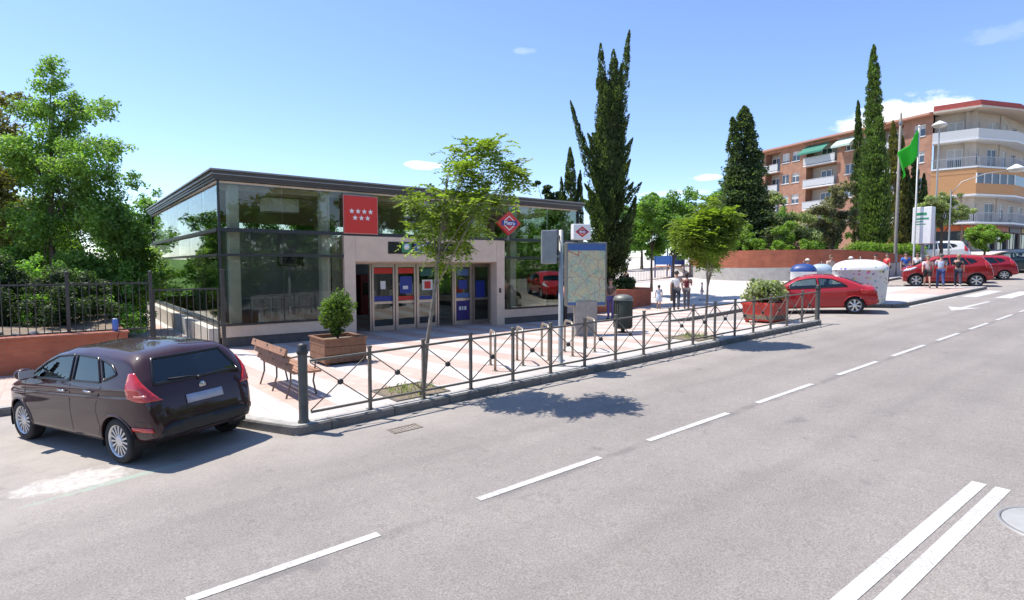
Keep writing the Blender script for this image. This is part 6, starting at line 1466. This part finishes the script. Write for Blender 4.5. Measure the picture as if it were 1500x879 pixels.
HATCH = dict(scale=.925, L=3.95, W=1.72, step=.016, hi=True, paint=carpaint('dark_aubergine_paint', (.036, .0105, .0135), metal=.0, rough=.35), arch=.345, xr=.68, xf=3.17, wr=.302,
    top=[(0, .56), (.012, .63), (.03, .70), (.05, .78), (.085, .92), (.125, 1.02), (.42, 1.385), (.50, 1.425), (.62, 1.45), (1.1, 1.475), (1.6, 1.48), (2.0, 1.455), (2.3, 1.40), (2.5, 1.33), (3.12, .995), (3.3, .955), (3.6, .87), (3.8, .77), (3.9, .66), (3.95, .5)],
    low=[(0, .33), (.25, .26), (.6, .21), (3.2, .20), (3.6, .22), (3.95, .27)], belt=[(0, 1.075), (.5, 1.06), (1.0, 1.02), (2.8, .955), (3.95, .90)],
    w=[(0, .615), (.015, .66), (.04, .70), (.09, .745), (.2, .79), (.45, .83), (.8, .855), (1.5, .86), (3.0, .86), (3.4, .84), (3.7, .74), (3.88, .60), (3.95, .48)], crease=(.90, .72), tumble=.35,
    side=[('window', [(2.83, .985), (2.46, 1.21), (2.20, 1.312), (1.80, 1.352), (1.74, 1.02)]), ('rear_side_window', [(1.66, 1.025), (1.71, 1.356), (1.20, 1.345), (.99, 1.05)]), ('quarter_window', [(.92, 1.075), (1.11, 1.335), (.82, 1.27), (.68, 1.17)])],
    doors=[('front_door', [(2.93, .36), (2.93, .96), (2.50, 1.26), (2.2, 1.34), (1.70, 1.375), (1.70, .30), (2.80, .28)]), ('rear_door', [(1.70, .30), (1.70, 1.375), (1.15, 1.365), (.93, 1.04), (1.08, .72), (1.02, .48), (1.12, .30)])],
    seams=[('a', [(2.80, .28), (2.93, .40), (2.93, .96)]), ('b', [(1.70, .28), (1.70, 1.0)]), ('c', [(1.12, .28), (1.02, .46), (1.08, .70), (.95, 1.02)]), ('d', [(2.80, .275), (1.12, .275)]), ('e', [(.30, .60), (.02, .58)])],
    rear_seams=[[(-.66, .60), (-.56, .585), (.56, .585), (.66, .60)], [(.60, .60), (.585, .85)], [(-.60, .60), (-.585, .85)]],
    rear_glass=[(-.60, 1.045), (.60, 1.045), (.575, 1.13), (.48, 1.345), (-.48, 1.345), (-.575, 1.13)], ws=(1.0, 1.24, .66, .52), seat=.74, xs=1.55, priv=('rear_side_window', 'quarter_window'),
    tail=[(.57, .845), (.80, .85), (.97, .89), (1.0, 1.02), (.97, 1.19), (.88, 1.20), (.78, 1.07), (.64, .91)], reflector=[(.66, .455), (.93, .47), (.93, .52), (.68, .515)], head=[(.55, .70), (.95, .78), (1.2, .92), (1.1, .94), (.7, .80)],
    bumper=[(-.66, .37), (.66, .37), (.60, .50), (.50, .545), (-.50, .545), (-.60, .50)], plate=.79, handles=[(1.88, .885), (1.22, .925)], mirror=(2.66, .99), spokes=15)
Car(HATCH).build('dark_hatchback', 'dark aubergine five door hatchback parked nose in by the brick wall', 'car', (1.16, 8.58), R_(114.5))
def small(L, H, paint, **k):
    f = L/3.95; g = H/1.48
    S = {a: b for a, b in HATCH.items()}
    sx = lambda ps: [(x*f, z*g) for x, z in ps]
    for key in ('top', 'low', 'belt'): S[key] = sx(HATCH[key])
    S['w'] = [(x*f, w*k.get('wf', 1.0)) for x, w in HATCH['w']]; S['W'] = HATCH['W']*k.get('wf', 1.0)
    S['side'] = [(n_, sx(p)) for n_, p in HATCH['side']]; S['doors'] = [(n_, sx(p)) for n_, p in HATCH['doors']]; S['seams'] = [(n_, sx(p)) for n_, p in HATCH['seams']]
    S['rear_seams'] = []; S['rear_glass'] = [(y, z*g) for y, z in HATCH['rear_glass']]; S['ws'] = (1.0*g, 1.24*g, .66, .52); S['crease'] = None
    for key in ('tail', 'reflector', 'head'): S[key] = [(p, z*g) for p, z in HATCH[key]]
    S['bumper'] = [(y, z*g) for y, z in HATCH['bumper']]; S['plate'] = .79*g; S['handles'] = sx(HATCH['handles']); S['mirror'] = (2.66*f, .99*g)
    S['xr'] = .68*f; S['xf'] = 3.17*f; S['xs'] = 1.55*f; S['seat'] = .74*g
    S.update(scale=1.0, step=.035, hi=False, paint=paint, spokes=7, priv=()); S.update({a: b for a, b in k.items() if a != 'wf'}); return S
RED1 = carpaint('red_car_paint', (.40, .016, .022), rough=.35)
COUPE = small(4.17, 1.40, RED1, step=.025)
COUPE.update(top=[(0, .55), (.015, .66), (.035, .80), (.06, .90), (.16, .945), (.40, .985), (1.0, 1.26), (1.35, 1.355), (1.8, 1.40), (2.2, 1.385), (2.5, 1.31), (3.25, .93), (3.5, .885), (3.9, .76), (4.1, .64), (4.17, .48)],
    belt=[(0, .93), (.6, .93), (3.2, .885), (4.17, .85)], side=[('window', [(2.95, .925), (2.52, 1.20), (2.22, 1.255), (1.90, 1.275), (1.85, .94)]), ('rear_side_window', [(1.77, .945), (1.82, 1.275), (1.42, 1.235), (1.10, 1.09), (.92, .965)])],
    doors=[('front_door', [(3.05, .40), (3.05, .92), (2.6, 1.2), (2.2, 1.285), (1.82, 1.30), (1.80, .34), (2.95, .32)])], seams=[('a', [(2.95, .32), (3.05, .42), (3.05, .92)]), ('b', [(1.80, .34), (1.81, .94)]), ('d', [(2.95, .31), (1.80, .31)])],
    rear_glass=[(-.58, 1.01), (.58, 1.01), (.47, 1.30), (-.47, 1.30)], ws=(.96, 1.19, .66, .5), tail=[(.72, .70), (1.08, .72), (1.10, .84), (.98, .86), (.72, .85)], handles=[(1.98, .80)], mirror=(2.78, .93), xr=.72, xf=3.22, xs=1.65, seat=.70, wr=.295, arch=.335, plate=.50, bumper=[(-.64, .36), (.64, .36), (.6, .46), (-.6, .46)])
Car(COUPE).build('red_coupe', 'red coupe with sloping tail parked between the railing end and the white recycling container', 'car', (22.35, 8.56), R_(114))
SUV = small(4.35, 1.70, carpaint('deep_red_paint', (.34, .014, .020), rough=.35), wf=1.05, wr=.345, arch=.40, archm=M['black'], tw=.22, spokes=6, xf=3.36, priv=('rear_side_window', 'quarter_window'))
Car(SUV).build('red_off_roader', 'red off roader with big wheels parked nearest behind the three walking people', 'car', (38.75, 8.95), R_(112))
Car(small(4.1, 1.45, carpaint('bright_red_paint', (.45, .025, .022), rough=.35))).build('red_hatchback', 'red car whose nose shows left of the red off roader', 'car', (41.5, 9.6), R_(113), 'red cars in the far parking bays')
Car(small(4.0, 1.46, carpaint('crimson_paint', (.33, .012, .03), rough=.35))).build('red_hatchback', 'crimson car parked right behind the red off roader', 'car', (44.7, 9.0), R_(112), 'red cars in the far parking bays')
Car(small(4.4, 1.46, carpaint('dark_teal_paint', (.016, .04, .05), metal=.3, rough=.35))).build('teal_car', 'dark teal car cut off at the right edge of the picture', 'car', (51.6, 8.6), R_(108))
Car(small(4.9, 2.05, carpaint('white_van_paint', (.66, .66, .66), rough=.4), wf=1.1, wr=.34, arch=.39)).build('white_van', 'white van parked behind the white sign board', 'van', (58.5, 14.6), R_(100))

# ------------------------------------------------------------------ people
SKIN = mat('skin', (.48, .28, .20), .55); SHOE = mat('shoe', (.06, .055, .05), .6); SHOEW = mat('white_shoe', (.65, .64, .62), .6)
def cloth(c): return mat('cloth', c, .85, var=.12, scale=12)
def skinned(name, nodes, edges, m, parent, sub=2, shade=True):
    me = bpy.data.meshes.new(name); me.from_pydata([n[:3] for n in nodes], edges, []); ob = bpy.data.objects.new(name, me); COL.objects.link(ob)
    sk = ob.modifiers.new('s', 'SKIN'); sk.use_smooth_shade = True; sk.branch_smoothing = .4
    sb = ob.modifiers.new('u', 'SUBSURF'); sb.levels = sub; sb.render_levels = sub
    for i, n in enumerate(nodes): me.skin_vertices[0].data[i].radius = (n[3], n[3]); me.skin_vertices[0].data[i].use_root = (i == 0)
    dg = bpy.context.evaluated_depsgraph_get(); me2 = bpy.data.meshes.new_from_object(ob.evaluated_get(dg)); bpy.data.objects.remove(ob); bpy.data.meshes.remove(me)
    me2.name = name; me2.materials.clear(); me2.materials.append(m)
    o = bpy.data.objects.new(name, me2); COL.objects.link(o); o.parent = parent; return o
def person(label, x, y, yaw, H=1.7, top=(.6, .6, .6), legs=(.03, .035, .06), hair=(.03, .022, .018), walk=.0, pose='stand', shorts=False, hat=None, shoe=None, arms=None, longhair=False, dress=False, z=None, group=None, lean=0.0):
    k = H/1.7; t = empty('person', (x, y, gz(x, y) if z is None else z), label, 'person', group, rz=yaw); t.scale = (k, k, k)
    V = Vector; sit = pose == 'sit'; dz = -.47 if sit else -.012*abs(walk)*4
    pel = V((0, 0, .94+dz)); wai = V((.01+lean*.3, 0, 1.08+dz)); che = V((.015+lean*.8, 0, 1.27+dz)); nb = V((lean*1.1, 0, 1.42+dz)); nk = V((.01+lean*1.2, 0, 1.49+dz)); h0 = V((.03+lean*1.3, 0, 1.555+dz)); h1 = V((.02+lean*1.3, 0, 1.63+dz))
    N = [(*pel, .125), (*wai, .112), (*che, .125), (*nb, .075), (*nk, .052), (*h0, .078), (*h1, .085)]; Ed = [(0, 1), (1, 2), (2, 3), (3, 4), (4, 5), (5, 6)]
    tr = [(*pel, .136)]; te = []; sh = [(pel.x, pel.y, pel.z+.02, .138), (*wai, .125), (*che, .138), (nb.x, 0, nb.z-.02, .082)]; se = [(0, 1), (1, 2), (2, 3)]
    feet = []; hands = []
    for sg in (1, -1):
        a = walk*sg
        hip = pel+V((0, sg*.09, -.05))
        if sit: kn = hip+V((.42, sg*.03, .02)); an = kn+V((.02, 0, -.42))
        else:
            kn = hip+V((math.sin(a)*.42, 0, -math.cos(a)*.42)); b_ = a-(.35 if a < 0 else .05)*min(1, abs(walk)*3); an = kn+V((math.sin(b_)*.40, 0, -math.cos(b_)*.40))
        i = len(N); N += [(*hip, .088), (*hip.lerp(kn, .5), .075), (*kn, .055), (*kn.lerp(an, .4), .052), (*an, .036)]; Ed += [(0, i), (i, i+1), (i+1, i+2), (i+2, i+3), (i+3, i+4)]
        toe = an+V((.15, 0, -.05)); i2 = len(N); N += [(*toe, .030)]; Ed += [(i+4, i2)]
        feet.append((an, toe)); i = len(tr)
        if shorts: tr += [(*hip, .098), (*hip.lerp(kn, .5), .093), (*hip.lerp(kn, .8), .088)]; te += [(0, i), (i, i+1), (i+1, i+2)]
        else: tr += [(*hip, .098), (*hip.lerp(kn, .5), .086), (*kn, .070), (*an, .058)]; te += [(0, i), (i, i+1), (i+1, i+2), (i+2, i+3)]
        s0 = che+V((0, sg*.165, .10)); aa = -a*.9+.05
        if arms == 'fwd': el = s0+V((.13, sg*.05, -.24)); wr = el+V((.23, -sg*.05, -.02))
        elif arms == 'up' and sg > 0: el = s0+V((.10, .05, -.24)); wr = el+V((.12, -.06, .20))
        else: el = s0+V((math.sin(aa)*.27, sg*.06, -math.cos(aa)*.27)); wr = el+V((math.sin(aa+.3)*.24, sg*.01, -math.cos(aa+.3)*.24))
        i = len(N); N += [(*s0, .058), (*s0.lerp(el, .5), .047), (*el, .040), (*wr, .028)]; Ed += [(2, i), (i, i+1), (i+1, i+2), (i+2, i+3)]
        d = (wr-el).normalized(); sd = V((0, 1, 0)).cross(d).normalized() if abs(d.y) < .9 else V((1, 0, 0)); fl = d.cross(sd)
        palm = wr+d*.075; j = len(N); N += [(*palm, .030)]; Ed += [(i+3, j)]
        for q, ln in ((-1.5, .062), (-.5, .075), (.5, .072), (1.5, .055)):     # four fingers and a thumb
            r0 = palm+sd*q*.018+d*.012; r1 = r0+d*ln*.55+fl*sg*.006; r2 = r1+d*ln*.5+fl*sg*.02; w = len(N); N += [(*r0, .010), (*r1, .0085), (*r2, .007)]; Ed += [(j, w), (w, w+1), (w+1, w+2)]
        th = wr+d*.03+sd*.035; w = len(N); N += [(*th, .011), (*(th+d*.035+sd*.014), .009), (*(th+d*.065+sd*.012), .0075)]; Ed += [(i+3, w), (w, w+1), (w+1, w+2)]
        i = len(sh); sh += [(*s0, .075), (*s0.lerp(el, .75), .060)]; se += [(2, i), (i, i+1)]
    body = skinned('body', N, Ed, SKIN, t, 1)
    # face: nose, eyes, mouth, ears joined to the head as one small mesh of its own
    b = MB(); f = h0+V((.072, 0, .035))
    b.blob((f.x+.020, 0, f.z-.005), (.018, .013, .022), 8, 0)
    for sg in (1, -1): b.blob((f.x+.006, sg*.030, f.z+.022), (.010, .013, .008), 8, 1); b.blob((h0.x, sg*.083, h0.z+.03), (.02, .012, .030), 8, 0)
    b.blob((f.x+.004, 0, f.z-.045), (.010, .024, .007), 8, 2); b.build('face', [SKIN, M['black'], mat('lips', (.35, .12, .10), .5)], t)
    tm = cloth(top); lm = cloth(legs)
    skinned('shirt', sh, se, tm, t, 1)
    if dress:
        b = MB(); b.lathe([(.13, wai.z), (.17, pel.z), (.25, pel.z-.38), (.24, pel.z-.40)], 18); b.build('skirt', lm, t)
    else: skinned('shorts' if shorts else 'trousers', tr, te, lm, t, 1)
    for an, toe in feet:
        b = MB(); c = an.lerp(toe, .5); i = len(b.v); b.blob((0, 0, 0), (.135, .048, .048), 12); b.xform(Matrix.Translation((c.x, c.y, c.z-.015)), i); b.build('shoe', shoe or SHOE, t)
    b = MB(); hc = V((h1.x-.012, 0, h1.z+.0))
    st_ = len(b.v); b.blob((0, 0, 0), (.103, .094, .098), 16); vs = []
    for q in range(st_, len(b.v)):
        p = V(b.v[q]); 
        if p.x > .045 and p.z < .05: p.x = .045+(p.x-.045)*.1
        if p.z < -.03: p.z = -.03+(p.z+.03)*(2.6 if longhair and p.x < .03 else .9)
        b.v[q] = tuple(p+hc)
    b.build('hair', mat('hair', hair, .6, var=.2, scale=30), t)
    if hat:
        b = MB(); b.lathe([(.17, -.005), (.175, .0), (.11, .012), (.103, .06), (.07, .10), (.001, .108)], 18, (hc.x, 0, hc.z+.025)); b.build('hat', cloth(hat), t)
    return t
person('man in a white shirt and dark jeans walking across the square', 20.8, 15.0, R_(35), 1.74, (.74, .73, .72), (.03, .035, .05), (.05, .04, .035), walk=.36)
person('woman in a maroon top beside the man in the white shirt', 21.75, 15.15, R_(30), 1.58, (.16, .025, .04), (.10, .10, .11), (.03, .02, .02), longhair=True, arms='fwd')
person('small child in a pale blue dress left of the man in white', 21.3, 16.3, R_(40), 1.08, (.45, .55, .68), (.50, .58, .70), (.04, .03, .02), dress=True, longhair=True)
person('toddler in white clothes alone on the sunny square', 25.1, 16.6, R_(-60), .88, (.74, .73, .70), (.70, .68, .64), (.05, .04, .03), walk=.15)
person('woman in a pink top pushing a black pushchair past the map panel', 14.55, 15.35, R_(-25), 1.66, (.58, .27, .24), (.02, .02, .025), (.02, .016, .015), longhair=True, arms='fwd')
person('person with brown hair and purple trousers half hidden by the litter bin', 17.3, 15.6, R_(200), 1.62, (.13, .09, .07), (.16, .12, .30), (.16, .09, .05), longhair=True)
person('woman in a pale pink top and black shorts crossing before the red off roader', 34.2, 9.75, R_(200), 1.64, (.66, .50, .52), (.02, .02, .025), (.30, .20, .11), walk=.42, shorts=True, longhair=True)
person('man in a light blue shirt and blue trousers at the zebra crossing', 34.0, 9.15, R_(20), 1.72, (.48, .54, .66), (.03, .05, .16), (.12, .11, .10), walk=.40, arms='up')
person('woman in a black top and dark jeans raising an arm at the zebra crossing', 35.0, 8.7, R_(15), 1.66, (.02, .02, .022), (.03, .035, .06), (.30, .20, .11), walk=.38, arms='up', longhair=True, shoe=SHOEW)
person('person in a red top, left of the pair standing by the curved wall', 36.4, 12.9, R_(190), 1.68, (.55, .03, .04), (.06, .06, .07), (.04, .03, .03))
person('person in a red top, right of the pair standing by the curved wall', 37.0, 12.5, R_(150), 1.72, (.60, .04, .05), (.08, .08, .09), (.10, .06, .04))
person('person in a white sun hat behind the blue recycling container', 31.77, 14.55, R_(210), 1.62, (.10, .11, .15), (.05, .05, .06), hat=(.66, .62, .60))
person('tall person with brown hair between the recycling containers', 33.3, 14.0, R_(240), 1.78, (.48, .38, .30), (.2, .17, .14), (.20, .10, .05), longhair=True)
person('person in a white cap behind the sticker covered container', 33.6, 13.1, R_(220), 1.62, (.35, .30, .28), (.1, .1, .1), hat=(.70, .70, .68))
person('man in a bright blue shirt by the tall mast', 39.4, 12.35, R_(200), 1.7, (.04, .16, .52), (.05, .05, .08))
person('person in a white top next to the man in blue', 39.9, 11.9, R_(170), 1.66, (.72, .72, .72), (.10, .10, .12), (.1, .06, .04))
person('child in blue on the playground climbing frame', 38.3, 28.3, R_(160), 1.35, (.10, .16, .40), (.05, .06, .12), (.1, .07, .05), hat=(.6, .65, .75), z=-.45, walk=.3)
person('person in dark clothes sitting on the edge of the brick planter', 22.75, 19.5, R_(-20), 1.68, (.04, .03, .04), (.03, .03, .035), (.03, .02, .02), pose='sit', z=-1.35-.0)
# pushchair of the woman by the map
def pushchair(x, y, yaw):
    t = empty('pushchair', (x, y, gz(x, y)), 'black folding pushchair held by the woman in pink', 'pushchair', rz=yaw)
    b = MB()
    for s in (-.22, .22): b.tube([(-.42, s, 1.0), (-.30, s, .95), (.22, s, .16)], .013, 8); b.tube([(-.22, s, .16), (.12, s, .62)], .013, 8)
    b.tube([(-.42, -.22, 1.0), (-.42, .22, 1.0)], .015, 8); b.tube([(.22, -.22, .16), (.22, .22, .16)], .012); b.tube([(-.22, -.22, .16), (-.22, .22, .16)], .012); b.build('frame', M['grey_metal'], t)
    b = MB(); b.bbox(-.12, -.2, .42, .26, .2, .48, .02); i = len(b.v); b.bbox(-.03, -.2, 0, .03, .2, .52, .02); b.xform(Matrix.Translation((-.12, 0, .45)) @ Matrix.Rotation(-.35, 4, 'Y'), i); b.build('seat', M['black'], t)
    b = MB(); pts = []
    for k in range(7): a = .1+k*.3; pts.append((-.14+.36*math.cos(a+.2)*.9, .72+.30*math.sin(a)))
    for (x0, z0), (x1, z1) in zip(pts, pts[1:]): b.add([(x0, -.21, z0), (x1, -.21, z1), (x1, .21, z1), (x0, .21, z0)], [(0, 1, 2, 3)])
    o = b.build('hood', M['black'], t); s = o.modifiers.new('t', 'SOLIDIFY'); s.thickness = .02
    for wx in (.22, -.22):
        for s in (-.24, .24):
            b = MB(); b.lathe([(.06, -.018), (.085, -.018), (.09, 0), (.085, .018), (.06, .018)], 16, (wx, s, .09), 0, True, 'y'); b.lathe([(.001, -.01), (.06, -.01)], 12, (wx, s, .09), 0, True, 'y'); b.build('wheel', M['rubber'], t)
pushchair(15.15, 15.1, R_(-25))
# playground frame and railings across the square
def playground():
    t = empty('climbing_frame', (37.6, 27.6, gz(37.6, 27.6)), 'blue playground climbing frame at the far side of the square', 'climbing frame')
    pb = mat('play_blue', (.03, .10, .32), .5, var=.1); py = mat('play_orange', (.60, .25, .12), .6)
    for x, y in ((0, 0), (1.6, 0), (1.6, 1.6), (0, 1.6)):
        b = MB(); b.tube([(x, y, -.2), (x, y, 2.5)], .06); b.build('post', pb, t)
    b = MB(); b.bbox(-.05, -.05, .85, 1.65, 1.65, .95, .02); b.build('platform', py, t)
    b = MB(); b.prism([(-.15, -.15, 2.5), (1.75, -.15, 2.5), (.8, -.15, 3.2)], (0, 1.9, 0)); b.build('canopy', pb, t)
    b = MB(); b.prism([(1.65, .4, .92), (3.4, .4, .2), (3.4, .4, .12), (1.65, .4, .84)], (0, .6, 0)); b.build('slide', M['grey_metal'], t)
    b = MB(); b.box(.0, -.03, 1.05, 1.6, .03, 1.75); b.box(-.03, .1, 1.05, .03, 1.5, 1.75); b.build('side_panel', pb, t)
    t = empty('playground_fence', (31.0, 27.5, gz(31, 27.5)), 'pale bar fence around the playground', 'fence')
    b = MB(); n = 60
    for i in range(n):
        x = i*.16; y = -x*.10; z = gz(31+x, 27.5+y)-t.location.z; b.box(x-.012, y-.012, z+.05, x+.012, y+.012, z+1.0, 0)
    b.build('bars', [mat('fence_cream', (.55, .42, .32), .6)], t)
    rb = [MB(), MB()]
    for i in range(12):
        x0, x1 = i*.8, (i+1)*.8; z0, z1 = gz(31+x0, 27.5-x0*.1)-t.location.z, gz(31+x1, 27.5-x1*.1)-t.location.z
        for k_, h in enumerate((.1, .95)): rb[k_].beam((x0, -x0*.1, z0+h), (x1, -x1*.1, z1+h), .04, .04)
    for m_ in rb: m_.build('rail', mat('fence_dark', (.10, .06, .07), .6), t)
    t = empty('brick_pier', (39.6, 27.4, gz(39.6, 27.4)), 'square brick pier at the left end of the curved wall', 'wall'); b = MB(); b.box(0, -3.2, -.2, .4, 0, 1.2); b.build('brickwork', M['brick_red'], t); b = MB(); b.bbox(-.03, -3.23, 1.2, .43, .03, 1.26, .01); b.build('coping', M['brick_red'], t)
playground()
# curved arm street lamp over the far bays
lamp_post('street_lamp', 47.5, 12.4, 5.6, 'thin street lamp with a long curved arm over the far parked cars', arm=[Vector((.25, -.5, 6.1)), Vector((.8, -1.6, 6.55)), Vector((1.6, -3.0, 6.75))], r=.06)
